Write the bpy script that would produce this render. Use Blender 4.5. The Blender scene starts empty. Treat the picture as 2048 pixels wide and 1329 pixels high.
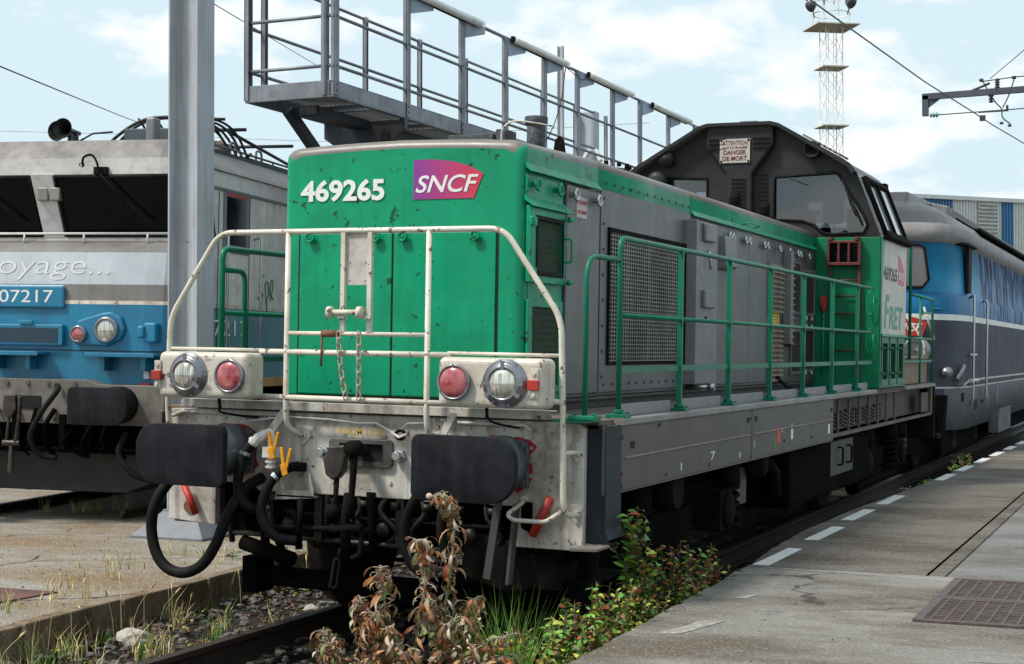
import bpy, bmesh, math, random
from mathutils import Vector, Matrix
from mathutils.geometry import tessellate_polygon
random.seed(7)
R = math.radians
SC = bpy.context.scene
COL = SC.collection
# ---------------------------------------------------------------- camera
cd = bpy.data.cameras.new('camera'); cam = bpy.data.objects.new('camera', cd); COL.objects.link(cam)
cd.sensor_fit = 'HORIZONTAL'; cd.sensor_width = 36; cd.lens = 54.39
cd.clip_start = .05; cd.clip_end = 3000
cam.location = (4.30, -7.19, 1.63); cam.rotation_euler = (R(90.83), 0, R(23.5))
SC.camera = cam
SC.view_settings.view_transform = 'Standard'; SC.view_settings.look = 'None'
SC.view_settings.exposure = 0.0; SC.view_settings.gamma = 1
# ---------------------------------------------------------------- world
SUN_EL, SUN_AZ = R(54), R(224)      # azimuth clockwise from +Y
w = bpy.data.worlds.new('World'); SC.world = w; w.use_nodes = True
nt = w.node_tree; nt.nodes.clear()
def N(t, tree=None, **kw):
    n = (tree or nt).nodes.new(t)
    for k, v in kw.items(): setattr(n, k, v)
    return n
sky = N('ShaderNodeTexSky', sky_type='NISHITA', sun_disc=False, sun_elevation=SUN_EL, sun_rotation=SUN_AZ, air_density=1.0, dust_density=3.0, ozone_density=1.0)
bg = N('ShaderNodeBackground'); bg.inputs[1].default_value = .15
tc = N('ShaderNodeTexCoord'); mp = N('ShaderNodeMapping'); mp.inputs['Scale'].default_value = (3.0, 3.0, 6.5)
mp.inputs['Location'].default_value = (1.37, .4, 1.7)
no = N('ShaderNodeTexNoise'); no.inputs['Scale'].default_value = 2.5; no.inputs['Detail'].default_value = 9; no.inputs['Roughness'].default_value = .52
rp = N('ShaderNodeValToRGB'); rp.color_ramp.elements[0].position = .53; rp.color_ramp.elements[1].position = .62
veil = N('ShaderNodeMixRGB'); veil.inputs[0].default_value = .86; veil.inputs[2].default_value = (5.1, 6.3, 6.8, 1)
mx = N('ShaderNodeMixRGB'); mx.inputs[2].default_value = (7.2, 7.25, 7.3, 1)
out = N('ShaderNodeOutputWorld'); L = nt.links.new
L(tc.outputs['Generated'], mp.inputs[0]); L(mp.outputs[0], no.inputs[0]); L(no.outputs[0], rp.inputs[0])
L(sky.outputs[0], veil.inputs[1]); L(veil.outputs[0], mx.inputs[1]); L(rp.outputs[0], mx.inputs[0]); L(mx.outputs[0], bg.inputs[0]); L(bg.outputs[0], out.inputs[0])
# ---------------------------------------------------------------- sun
sd = bpy.data.lights.new('sun', 'SUN'); sd.energy = 4.2; sd.angle = R(9); sd.color = (1, .95, .87)
so = bpy.data.objects.new('sun', sd); COL.objects.link(so)
sdir = Vector((math.sin(SUN_AZ)*math.cos(SUN_EL), math.cos(SUN_AZ)*math.cos(SUN_EL), math.sin(SUN_EL)))
so.rotation_euler = sdir.to_track_quat('Z', 'Y').to_euler(); so.location = sdir*50
# ================================================================ materials
MAT = {}
def srgb(r, g, b):
    f = lambda c: (c/255/12.92) if c <= 10 else ((c/255+.055)/1.055)**2.4
    return (f(r), f(g), f(b), 1)
def mat(name, col, rough=.5, metal=0, var=.18, vscale=2.0, dirt=0, dirtcol=(.06, .035, .02), dscale=3, streak=0, chips=0, chipcol=(.05, .025, .015), chipscale=22, bump=0, bscale=60, coat=0, spec=.5, island=0):
    if name in MAT: return MAT[name]
    m = bpy.data.materials.new(name); m.use_nodes = True; t = m.node_tree; nd = t.nodes; li = t.links.new
    b = nd['Principled BSDF']; b.inputs['Roughness'].default_value = rough; b.inputs['Metallic'].default_value = metal
    b.inputs['Coat Weight'].default_value = coat; b.inputs['Specular IOR Level'].default_value = spec
    c = nd.new('ShaderNodeTexCoord')
    def noise(scale, detail=5, sc3=None, rgh=.6):
        n = nd.new('ShaderNodeTexNoise'); n.inputs['Scale'].default_value = scale; n.inputs['Detail'].default_value = detail; n.inputs['Roughness'].default_value = rgh
        if sc3:
            q = nd.new('ShaderNodeMapping'); q.inputs['Scale'].default_value = sc3; li(c.outputs['Object'], q.inputs[0]); li(q.outputs[0], n.inputs[0])
        else: li(c.outputs['Object'], n.inputs[0])
        return n.outputs[0]
    def ramp(src, a, bb):
        r = nd.new('ShaderNodeMapRange'); r.inputs[1].default_value = a; r.inputs[2].default_value = bb; li(src, r.inputs[0]); return r.outputs[0]
    def mixc(fac, a, bcol, mul=None):
        q = nd.new('ShaderNodeMixRGB')
        if mul is not None:
            mm = nd.new('ShaderNodeMath'); mm.operation = 'MULTIPLY'; li(fac, mm.inputs[0]); mm.inputs[1].default_value = mul; fac = mm.outputs[0]
        li(fac, q.inputs[0])
        if isinstance(a, tuple): q.inputs[1].default_value = a
        else: li(a, q.inputs[1])
        if isinstance(bcol, tuple): q.inputs[2].default_value = bcol if len(bcol) == 4 else (*bcol, 1)
        else: li(bcol, q.inputs[2])
        return q.outputs[0]
    col = tuple(col[:3])+(1,)
    dk = tuple(max(0, x*(1-var)) for x in col[:3])+(1,); lt = tuple(min(1, x*(1+var)) for x in col[:3])+(1,)
    cur = mixc(ramp(noise(vscale), .35, .65), dk, lt)
    if island:
        g = nd.new('ShaderNodeNewGeometry'); hs = nd.new('ShaderNodeHueSaturation'); li(cur, hs.inputs['Color'])
        v = nd.new('ShaderNodeMapRange'); li(g.outputs['Random Per Island'], v.inputs[0]); v.inputs[3].default_value = 1-island; v.inputs[4].default_value = 1+island*.8
        li(v.outputs[0], hs.inputs['Value']); 
        v2 = nd.new('ShaderNodeMapRange'); v2.inputs[3].default_value = .5-island*.02; v2.inputs[4].default_value = .5+island*.035
        wn = nd.new('ShaderNodeTexWhiteNoise'); wn.noise_dimensions = '1D'; li(g.outputs['Random Per Island'], wn.inputs['W']); li(wn.outputs[0], v2.inputs[0]); li(v2.outputs[0], hs.inputs['Hue'])
        cur = hs.outputs[0]
    if dirt: cur = mixc(ramp(noise(dscale, 8, None, .7), .48, .72), cur, dirtcol, dirt)
    if streak: cur = mixc(ramp(noise(1, 6, (14, 14, .9), .7), .5, .75), cur, dirtcol, streak)
    if chips: cur = mixc(ramp(noise(chipscale, 4, None, .65), .74-chips*.12, .76-chips*.12), cur, chipcol, .9)
    li(cur, b.inputs['Base Color'])
    rr = nd.new('ShaderNodeMapRange'); rr.inputs[3].default_value = max(.03, rough-.12); rr.inputs[4].default_value = min(1, rough+.15); li(noise(7), rr.inputs[0]); li(rr.outputs[0], b.inputs['Roughness'])
    if bump:
        bp = nd.new('ShaderNodeBump'); bp.inputs['Strength'].default_value = bump; bp.inputs['Distance'].default_value = .01; li(noise(bscale, 6), bp.inputs['Height']); li(bp.outputs[0], b.inputs['Normal'])
    MAT[name] = m; return m
def glassy(name, col, alpha, rough=.03):
    m = bpy.data.materials.new(name); m.use_nodes = True; t = m.node_tree; nd = t.nodes; li = t.links.new
    o = nd['Material Output']; nd.remove(nd['Principled BSDF'])
    tr = nd.new('ShaderNodeBsdfTransparent'); tr.inputs[0].default_value = (*col, 1)
    gl = nd.new('ShaderNodeBsdfGlossy'); gl.inputs['Roughness'].default_value = rough
    fr = nd.new('ShaderNodeFresnel'); fr.inputs[0].default_value = 1.5
    mm = nd.new('ShaderNodeMath'); mm.operation = 'MULTIPLY_ADD'; mm.inputs[1].default_value = 1.1; mm.inputs[2].default_value = alpha
    li(fr.outputs[0], mm.inputs[0])
    ms = nd.new('ShaderNodeMixShader'); li(mm.outputs[0], ms.inputs[0]); li(tr.outputs[0], ms.inputs[1]); li(gl.outputs[0], ms.inputs[2]); li(ms.outputs[0], o.inputs[0])
    MAT[name] = m; return m
GREEN = mat('green_paint', (.0004, .265, .128), .36, var=.13, dirt=.55, dirtcol=(.004, .13, .065), dscale=2.2, streak=.4, chips=.95, chipcol=(.008, .045, .028), chipscale=12, bump=.16, bscale=3, spec=.3)
GREEND = mat('shaded_green_paint', (.0005, .165, .070), .42, var=.15, dirt=.45, dirtcol=(.006, .07, .035), dscale=2.6, streak=.35, chips=.4, chipcol=(.006, .03, .02), chipscale=9, spec=.3)  # darker copy of the green for the cab, shade put into the base colour
GRN2 = mat('green_tube_paint', (.001, .155, .085), .4, spec=.3, var=.15, dirt=.3, dscale=9, chips=.35, chipcol=(.08, .05, .03), chipscale=30)
GREY = mat('grey_paint', (.118, .115, .117), .42, var=.14, vscale=1.4, dirt=.5, dirtcol=(.07, .058, .046), streak=.5, chips=.5, chipscale=30, bump=.12, bscale=3)
GREY2 = mat('light_grey_paint', (.19, .19, .205), .45, var=.12, dirt=.3, streak=.25, chips=.3, chipscale=45)
ROOFG = mat('roof_grey_paint', (.165, .145, .13), .4, var=.2, dirt=.55, dirtcol=(.10, .06, .045), dscale=4, chips=.3, chipscale=18)
WHITE = mat('cream_white_paint', (.56, .52, .45), .5, var=.1, dirt=.75, dirtcol=(.26, .16, .09), dscale=4, streak=.5, chips=.9, chipcol=(.16, .08, .04), chipscale=14)
WHITET = mat('white_tube_paint', (.60, .56, .47), .42, var=.1, dirt=.5, dirtcol=(.30, .22, .14), dscale=7, chips=1.1, chipcol=(.09, .045, .03), chipscale=20)
BEAMW = mat('beam_white_paint', (.50, .475, .425), .55, var=.16, dirt=.85, dirtcol=(.15, .10, .07), dscale=3.2, streak=.9, chips=.95, chipcol=(.10, .055, .035), chipscale=18, bump=.08, bscale=20)
CABW = mat('cab_side_white', (.55, .51, .44), .45, var=.08, dirt=.3, dirtcol=(.3, .24, .18), streak=.3)
DARK = mat('black_cab_paint', (.016, .0155, .0155), .5, spec=.3, var=.25, dirt=.3, dirtcol=(.05, .045, .04), bump=.05, bscale=8)
UNDER = mat('underframe_black', (.004, .0036, .0034), .95, spec=.03, var=.4, dirt=.4, dirtcol=(.009, .007, .005), bump=.2, bscale=30)
UNDER2 = mat('underframe_grey', (.0085, .008, .0075), .85, spec=.08, var=.3, dirt=.5, dirtcol=(.012, .008, .006), bump=.15, bscale=30)
RUBBER = mat('black_rubber', (.006, .006, .0065), .65, spec=.15, var=.3, dirt=.35, dirtcol=(.035, .03, .026), dscale=8)
PAD = mat('buffer_plate_black', (.007, .008, .0105), .6, spec=.15, var=.3, dirt=.6, dirtcol=(.026, .028, .033), dscale=5, streak=.6, bump=.15, bscale=14)
STEEL = mat('worn_steel', (.16, .15, .14), .4, metal=.7, var=.3, dirt=.6, dirtcol=(.05, .03, .02), dscale=12)
BRSTEEL = mat('bright_steel', (.5, .5, .5), .25, metal=.9, var=.1, dirt=.2)
CHROME = mat('lamp_ring_steel', (.26, .26, .28), .3, metal=.75, var=.2, dirt=.3, dscale=20)
BLUEST = mat('step_recess_blue_black', (.014, .017, .024), .55, spec=.3, var=.2, dirt=.3, dirtcol=(.06, .05, .045))
RUST = mat('rust', (.16, .07, .035), .8, var=.4, vscale=9, dirt=.6, dirtcol=(.05, .03, .02), bump=.3)
TANR = mat('dusty_tan_slats', (.30, .22, .15), .7, var=.25, vscale=12, dirt=.4)
BROWNF = mat('brown_filter', (.035, .020, .012), .8, var=.4, vscale=14)
BLACK = mat('deep_black', (.004, .004, .004), .9, var=.2)
REDP = mat('red_paint', (.42, .022, .015), .5, var=.2, dirt=.5, dirtcol=(.08, .02, .015), dscale=14, chips=.5, chipscale=40)
REDD = mat('dark_red_paint', (.10, .012, .010), .5, var=.25, dirt=.3)
YEL = mat('yellow_paint', (.72, .30, .01), .4, var=.15, dirt=.4, dscale=30)
GALV = mat('galvanised_steel', (.20, .22, .255), .5, metal=.2, var=.25, vscale=1.8, dirt=.6, dirtcol=(.12, .09, .07), dscale=6, streak=.7, chips=.25, chipcol=(.10,.05,.03), chipscale=30, bump=.05)
GALVL = mat('galvanised_post_steel', (.40, .425, .46), .6, metal=.0, var=.16, vscale=1.5, dirt=.6, dirtcol=(.24, .22, .21), dscale=3, streak=.9, chips=.35, chipcol=(.16,.09,.05), chipscale=14, bump=.05)
WTXT = mat('white_lettering', (.72, .72, .70), .45, var=.05, dirt=.15)
BLACKTXT = mat('dark_lettering', (.03, .03, .03), .5, var=.1)
REDTXT = mat('red_lettering', (.5, .03, .03), .5, var=.2, dirt=.3, dirtcol=(.4, .3, .28), dscale=40)
GREENTXT = mat('green_lettering', (.05, .30, .22), .5, var=.1)
YTXT = mat('yellow_lettering', (.60, .33, .01), .5, var=.15)
PLATEW = mat('white_sign_plate', (.48, .44, .40), .5, var=.15, dirt=.4, dscale=14)
GLASS = glassy('cab_glass', (.40, .47, .50), .07)
DGLASS = mat('dark_glass', (.003, .004, .005), .05, var=.3, dirt=.1, dirtcol=(.006, .006, .006), spec=.12)
CABIN = mat('cab_interior', (.10, .11, .12), .7)
BLUE = mat('blue_paint', (.008, .165, .295), .35, var=.14, dirt=.4, dirtcol=(.02, .07, .12), dscale=3, streak=.3, chips=.25, chipcol=(.02, .05, .08), coat=.15)
SILV = mat('silver_paint', (.44, .47, .50), .34, metal=.35, var=.08, dirt=.3, dirtcol=(.25, .22, .2), streak=.25)
SILVW = mat('silver_white_paint', (.58, .57, .55), .5, var=.1, dirt=.5, dirtcol=(.25, .22, .2), dscale=9, chips=.4, chipscale=60)
SGREY = mat('mid_grey_paint', (.20, .19, .185), .45, var=.12, dirt=.4, streak=.25)
SIDEG = mat('side_beige_grey', (.60, .60, .56), .5, var=.12, dirt=.5, dirtcol=(.20, .17, .13), streak=.5)
SLATE = mat('slate_blue_grey', (.055, .06, .078), .6, spec=.12, metal=.0, var=.15, dirt=.3, streak=.5, dirtcol=(.11,.11,.13))
CONC_TUBE = mat('white_tube_cover', (.85, .85, .80), .4, var=.08, dirt=.35, dscale=8)
# lens materials
def lens(name, a, b, rough=.12, sc=(60, 1, 4)):
    m = bpy.data.materials.new(name); m.use_nodes = True; t = m.node_tree; nd = t.nodes; li = t.links.new
    p = nd['Principled BSDF']; p.inputs['Roughness'].default_value = rough; p.inputs['Coat Weight'].default_value = 1; p.inputs['Coat Roughness'].default_value = .03
    c = nd.new('ShaderNodeTexCoord'); q = nd.new('ShaderNodeMapping'); q.inputs['Scale'].default_value = sc; n = nd.new('ShaderNodeTexNoise'); n.inputs['Scale'].default_value = 1.5
    li(c.outputs['Object'], q.inputs[0]); li(q.outputs[0], n.inputs[0]); r = nd.new('ShaderNodeValToRGB'); r.color_ramp.elements[0].position = .35; r.color_ramp.elements[1].position = .65
    r.color_ramp.elements[0].color = (*a, 1); r.color_ramp.elements[1].color = (*b, 1); li(n.outputs[0], r.inputs[0]); li(r.outputs[0], p.inputs['Base Color'])
    MAT[name] = m; return m
LENSW = lens('clear_ribbed_lens', (.28, .27, .22), (.75, .74, .66)); LENSW.node_tree.nodes['Principled BSDF'].inputs['Metallic'].default_value = .5
LENSR = lens('red_lens', (.24, .006, .012), (.50, .16, .17), .2, (9, 1, 7))
# ================================================================ mesh builder
class MB:
    def __init__(s): s.v = []; s.f = []; s.mi = []; s.sm = []
    def add(s, vs, fs, m=0, smooth=False):
        o = len(s.v); s.v += [tuple(v) for v in vs]
        for f in fs: s.f.append(tuple(i+o for i in f)); s.mi.append(m); s.sm.append(smooth)
        return s
    def box(s, x0, x1, y0, y1, z0, z1, m=0):
        return s.add([(x0,y0,z0),(x1,y0,z0),(x1,y1,z0),(x0,y1,z0),(x0,y0,z1),(x1,y0,z1),(x1,y1,z1),(x0,y1,z1)],
                     [(0,3,2,1),(4,5,6,7),(0,1,5,4),(1,2,6,5),(2,3,7,6),(3,0,4,7)], m)
    def bar(s, p0, p1, w, h, m=0, up=(0,0,1)):
        p0 = Vector(p0); p1 = Vector(p1); d = (p1-p0).normalized(); u = Vector(up)
        if abs(d.dot(u)) > .98: u = Vector((1,0,0))
        a = d.cross(u).normalized()*w/2; b = a.cross(d).normalized()*h/2
        vs = [p0-a-b, p0+a-b, p0+a+b, p0-a+b, p1-a-b, p1+a-b, p1+a+b, p1-a+b]
        return s.add(vs, [(0,3,2,1),(4,5,6,7),(0,1,5,4),(1,2,6,5),(2,3,7,6),(3,0,4,7)], m)
    def tube(s, pts, r, n=10, m=0, closed=False, caps=True):
        P = [Vector(p) for p in pts]; k = len(P); rr = r if isinstance(r, (list, tuple)) else [r]*k
        vs = []; pn = None
        for i in range(k):
            a = P[(i-1) % k] if (closed or i > 0) else P[i]; b = P[(i+1) % k] if (closed or i < k-1) else P[i]
            d = (b-a).normalized()
            if pn is None: pn = d.orthogonal().normalized()
            else:
                pn = pn - d*pn.dot(d)
                pn = pn.normalized() if pn.length > 1e-5 else d.orthogonal().normalized()
            q = d.cross(pn)
            for j in range(n):
                t = 2*math.pi*j/n; vs.append(P[i]+(pn*math.cos(t)+q*math.sin(t))*rr[i])
        fs = []
        for i in range(k if closed else k-1):
            i2 = (i+1) % k
            for j in range(n):
                j2 = (j+1) % n; fs.append((i*n+j, i*n+j2, i2*n+j2, i2*n+j))
        s.add(vs, fs, m, True)
        if caps and not closed:
            o = len(s.v)-len(vs)
            s.f.append(tuple(o+j for j in reversed(range(n)))); s.mi.append(m); s.sm.append(False)
            s.f.append(tuple(o+(k-1)*n+j for j in range(n))); s.mi.append(m); s.sm.append(False)
        return s
    def cyl(s, p0, p1, r, n=16, m=0): return s.tube([p0, p1], r, n, m)
    def lathe(s, o, d, prof, n=24, m=0):
        # prof: (radius, distance along d); faces smooth
        o = Vector(o); d = Vector(d).normalized(); a = d.orthogonal().normalized(); b = d.cross(a); vs = []
        for (r, h) in prof:
            for j in range(n):
                t = 2*math.pi*j/n; vs.append(o+d*h+(a*math.cos(t)+b*math.sin(t))*max(r, 1e-4))
        fs = [(i*n+j, i*n+(j+1) % n, (i+1)*n+(j+1) % n, (i+1)*n+j) for i in range(len(prof)-1) for j in range(n)]
        return s.add(vs, fs, m, True)
    def prism(s, poly, ax, a0, a1, m=0, smooth=False, holes=()):
        def P(u, v, a): return {0:(a,u,v), 1:(u,a,v), 2:(u,v,a)}[ax]
        loops = [list(poly)]+[list(h) for h in holes]; allp = [p for l in loops for p in l]; k = len(allp)
        vs = [P(u,v,a0) for u,v in allp]+[P(u,v,a1) for u,v in allp]
        if holes:
            tri = tessellate_polygon([[Vector((u,v,0)) for u,v in l] for l in loops])
            fs = [tuple(t) for t in tri]+[tuple(i+k for i in reversed(t)) for t in tri]
        else: fs = [tuple(range(k)), tuple(reversed(range(k, 2*k)))]
        s.add(vs, fs, m, False); o = len(s.v)-2*k; b = 0
        for l in loops:
            q = len(l)
            for i in range(q):
                j = (i+1) % q; s.f.append((o+b+i, o+b+j, o+b+j+k, o+b+i+k)); s.mi.append(m); s.sm.append(smooth)
            b += q
        return s
    def nut(s, p, d, r=.012, h=.01, m=0, n=6):
        p = Vector(p); d = Vector(d); return s.tube([p, p+d*h], r, n, m)
    def build(s, name, mats, parent=None, bevel=0, label=None, seg=2, angle=35, recalc=True):
        me = bpy.data.meshes.new(name); me.from_pydata(s.v, [], s.f)
        if not isinstance(mats, (list, tuple)): mats = [mats]
        for q in mats: me.materials.append(q)
        me.polygons.foreach_set('material_index', s.mi); me.polygons.foreach_set('use_smooth', s.sm)
        if recalc:
            b = bmesh.new(); b.from_mesh(me); bmesh.ops.recalc_face_normals(b, faces=b.faces); b.to_mesh(me); b.free()
        me.update()
        o = bpy.data.objects.new(name, me); COL.objects.link(o)
        if parent: o.parent = parent
        if bevel:
            bv = o.modifiers.new('bevel', 'BEVEL'); bv.width = bevel; bv.segments = seg; bv.limit_method = 'ANGLE'; bv.angle_limit = R(angle)
        if label: o['label'] = label
        return o
def SPLIT(o, tol=.004):
    me = o.data; n = len(me.vertices); par = list(range(n))
    def fd_(a):
        while par[a] != a: par[a] = par[par[a]]; a = par[a]
        return a
    for p in me.polygons:
        v = list(p.vertices)
        for b in v[1:]: par[fd_(v[0])] = fd_(b)
    isl = {}
    for i in range(n): isl.setdefault(fd_(i), []).append(i)
    bb = []
    for k, vs in isl.items():
        c = [me.vertices[i].co for i in vs]; bb.append([[k], [min(x[j] for x in c)-tol for j in range(3)], [max(x[j] for x in c)+tol for j in range(3)]])
    ch = True
    while ch:
        ch = False
        for i in range(len(bb)):
            for j in range(i+1, len(bb)):
                A, B = bb[i], bb[j]
                if all(A[1][q] <= B[2][q] and B[1][q] <= A[2][q] for q in range(3)):
                    bb[i] = [A[0]+B[0], [min(A[1][q], B[1][q]) for q in range(3)], [max(A[2][q], B[2][q]) for q in range(3)]]; bb.pop(j); ch = True; break
            if ch: break
    if len(bb) < 2: return o
    grp = {k: gi for gi, g_ in enumerate(bb) for k in g_[0]}; src = me.copy()
    for gi in range(len(bb)):
        b = bmesh.new(); b.from_mesh(src); b.verts.ensure_lookup_table()
        bmesh.ops.delete(b, geom=[v for v in b.verts if grp[fd_(v.index)] != gi], context='VERTS')
        if gi == 0: b.to_mesh(me); me.update()
        else:
            m2 = src.copy(); b.to_mesh(m2); q = o.copy(); q.data = m2; COL.objects.link(q)
        b.free()
    return o
def fillet(pts, r, seg=5):
    P = [Vector(p) for p in pts]; o = [P[0]]
    for i in range(1, len(P)-1):
        a = (P[i-1]-P[i]); b = (P[i+1]-P[i]); rr = min(r, a.length*.49, b.length*.49)
        a = P[i]+a.normalized()*rr; b = P[i]+b.normalized()*rr
        for k in range(seg+1):
            t = k/seg; o.append(a*(1-t)**2+P[i]*2*t*(1-t)+b*t*t)
    return o+[P[-1]]
def smoothpath(pts, n=6):
    P = [Vector(p) for p in pts]; P = [P[0]*2-P[1]]+P+[P[-1]*2-P[-2]]; o = []
    for i in range(1, len(P)-2):
        for k in range(n):
            t = k/n; a, b, c, d = P[i-1:i+3]
            o.append(.5*((2*b)+(c-a)*t+(2*a-5*b+4*c-d)*t*t+(3*b-a-3*c+d)*t**3))
    return o+[P[-2]]
def root(name, label, cat, loc=(0,0,0), rz=0, group=None, cant=0):
    o = bpy.data.objects.new(name, None); COL.objects.link(o); o.location = loc
    o.rotation_mode = 'XYZ'; o.empty_display_size = .2
    if cant: o.rotation_euler = (Matrix.Rotation(rz, 3, 'Z') @ Matrix.Rotation(cant, 3, 'Y')).to_euler()
    else: o.rotation_euler = (0, 0, rz)
    o['label'] = label; o['category'] = cat
    if group: o['group'] = group
    return o
def tag(o, label=None, cat=None, group=None, kind=None):
    for k, v in (('label', label), ('category', cat), ('group', group), ('kind', kind)):
        if v: o[k] = v
    return o
def text(name, body, m, parent, face, a, u0, u1, v0, v1, thick=.004, bold=.0, shear=0, label=None, tilt=0):
    """fit text in box u0..u1, v0..v1 on a plane: face 'F' = looks to -Y at y=a (u=x), 'S' = looks to +X at x=a (u=y)"""
    cu = bpy.data.curves.new(name, 'FONT'); cu.body = body; cu.size = 1; cu.offset = bold; cu.shear = shear; cu.resolution_u = 5; cu.extrude = .01
    t = bpy.data.objects.new(name+'_tmp', cu); COL.objects.link(t)
    dg = bpy.context.evaluated_depsgraph_get(); me = bpy.data.meshes.new_from_object(t.evaluated_get(dg))
    bpy.data.objects.remove(t); xs = [v.co.x for v in me.vertices]; ys = [v.co.y for v in me.vertices]; zs = [v.co.z for v in me.vertices]
    X0, X1, Y0, Y1 = min(xs), max(xs), min(ys), max(ys); zr = max(zs) or 1
    for v in me.vertices:
        u = u0+(v.co.x-X0)/(X1-X0)*(u1-u0); w_ = v0+(v.co.y-Y0)/(Y1-Y0)*(v1-v0)+tilt*(u-u0); h = (v.co.z/zr+1)/2*thick
        v.co = (u, a-h, w_) if face == 'F' else (a+h, u, w_)
    me.materials.clear(); me.materials.append(m)
    o = bpy.data.objects.new(name, me); COL.objects.link(o); o.parent = parent
    if label: o['label'] = label
    return o
# ================================================================ GROUND
def concrete(name, base, stain, light, sc=1.0, crack=.5, speck=.3):
    m = bpy.data.materials.new(name); m.use_nodes = True; t = m.node_tree; nd = t.nodes; li = t.links.new
    b = nd['Principled BSDF']; c = nd.new('ShaderNodeTexCoord'); b.inputs['Roughness'].default_value = .85; b.inputs['Specular IOR Level'].default_value = .3
    def noise(scale, det=8, sc3=(1,1,1), rgh=.65):
        n = nd.new('ShaderNodeTexNoise'); n.inputs['Scale'].default_value = scale; n.inputs['Detail'].default_value = det; n.inputs['Roughness'].default_value = rgh
        q = nd.new('ShaderNodeMapping'); q.inputs['Scale'].default_value = sc3; q.inputs['Rotation'].default_value = (0,0,.3); li(c.outputs['Object'], q.inputs[0]); li(q.outputs[0], n.inputs[0]); return n.outputs[0]
    def mr(src, a, bb, lo=0, hi=1):
        r = nd.new('ShaderNodeMapRange'); r.inputs[1].default_value = a; r.inputs[2].default_value = bb; r.inputs[3].default_value = lo; r.inputs[4].default_value = hi; li(src, r.inputs[0]); return r.outputs[0]
    def mix(f, a, bc, typ='MIX'):
        q = nd.new('ShaderNodeMixRGB'); q.blend_type = typ; li(f, q.inputs[0]) if not isinstance(f, float) else setattr(q.inputs[0], 'default_value', f)
        for k, x in ((1, a), (2, bc)):
            if isinstance(x, tuple): q.inputs[k].default_value = (*x, 1)
            else: li(x, q.inputs[k])
        return q.outputs[0]
    cur = mix(mr(noise(.9*sc), .35, .65), base, light)
    cur = mix(mr(noise(.7*sc, 8, (1, 2.2, 1)), .44, .60, 0, 1), cur, stain)
    cur = mix(mr(noise(3.5*sc, 8, (.6, 2.5, 1)), .5, .75, 0, .55), cur, tuple(x*.55 for x in base))
    cur = mix(mr(noise(5*sc, 9, (1, 1, 1), .8), .56, .72, 0, .45), cur, tuple(min(1, x*1.35) for x in light))
    sp = noise(75, 4); cur = mix(mr(noise(14*sc, 10, (1,1.6,1), .8), .5, .66, 0, .55), cur, tuple(x*.6 for x in base)); cur = mix(mr(sp, .55, .62, 0, speck*1.5), cur, tuple(x*.25 for x in base))
    cur = mix(mr(noise(60, 4), .56, .62, 0, speck*1.3), cur, tuple(min(1, x*1.7) for x in light))
    if crack:
        v = nd.new('ShaderNodeTexVoronoi'); v.feature = 'DISTANCE_TO_EDGE'; v.inputs['Scale'].default_value = .55
        q = nd.new('ShaderNodeMapping'); ad = nd.new('ShaderNodeMixRGB'); ad.blend_type = 'ADD'; ad.inputs[0].default_value = .55
        nz = nd.new('ShaderNodeTexNoise'); nz.inputs['Scale'].default_value = 2.3; nz.inputs['Detail'].default_value = 8; li(c.outputs['Object'], nz.inputs[0])
        li(c.outputs['Object'], ad.inputs[1]); li(nz.outputs['Color'], ad.inputs[2]); li(ad.outputs[0], v.inputs['Vector'])
        ck = mr(v.outputs['Distance'], .004, .012, min(1, crack*1.6), 0); gate = mr(noise(.8, 3), .44, .52)
        mm = nd.new('ShaderNodeMath'); mm.operation = 'MULTIPLY'; li(ck, mm.inputs[0]); li(gate, mm.inputs[1])
        cur = mix(mm.outputs[0], cur, (.03, .025, .02))
    li(cur, b.inputs['Base Color'])
    bp = nd.new('ShaderNodeBump'); bp.inputs['Strength'].default_value = .8; bp.inputs['Distance'].default_value = .012; li(noise(55, 8), bp.inputs['Height']); li(bp.outputs[0], b.inputs['Normal'])
    MAT[name] = m; return m
CON_R = concrete('platform_concrete', (.175, .162, .142), (.105, .082, .060), (.25, .24, .22))
CON_F = concrete('platform_asphalt', (.115, .100, .083), (.072, .053, .038), (.165, .15, .132), crack=.2, speck=.45)
CON_L = concrete('yard_concrete', (.215, .175, .125), (.20, .13, .07), (.30, .285, .26), sc=.9, crack=1, speck=.5)
KERB = concrete('kerb_concrete', (.20, .15, .10), (.12, .075, .04), (.27, .21, .15), sc=3, crack=0)
SOIL = concrete('ballast_soil', (.018, .015, .012), (.01, .008, .006), (.028, .022, .017), sc=3, crack=0)
STONE = mat('ballast_stone', (.08, .074, .066), .85, var=.35, vscale=9, dirt=.5, dirtcol=(.12, .08, .05), dscale=6, island=.6)
PALEST = mat('pale_stone', (.36, .33, .29), .9, var=.25, vscale=20, dirt=.5, dirtcol=(.15, .12, .09), dscale=12, bump=.4)
def struct(o): o['kind'] = 'structure'; return o
g = MB(); g.add([(-400,-60,-.22),(400,-60,-.22),(400,600,-.22),(-400,600,-.22)], [(0,1,2,3)])
struct(g.build('ground', SOIL))
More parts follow.
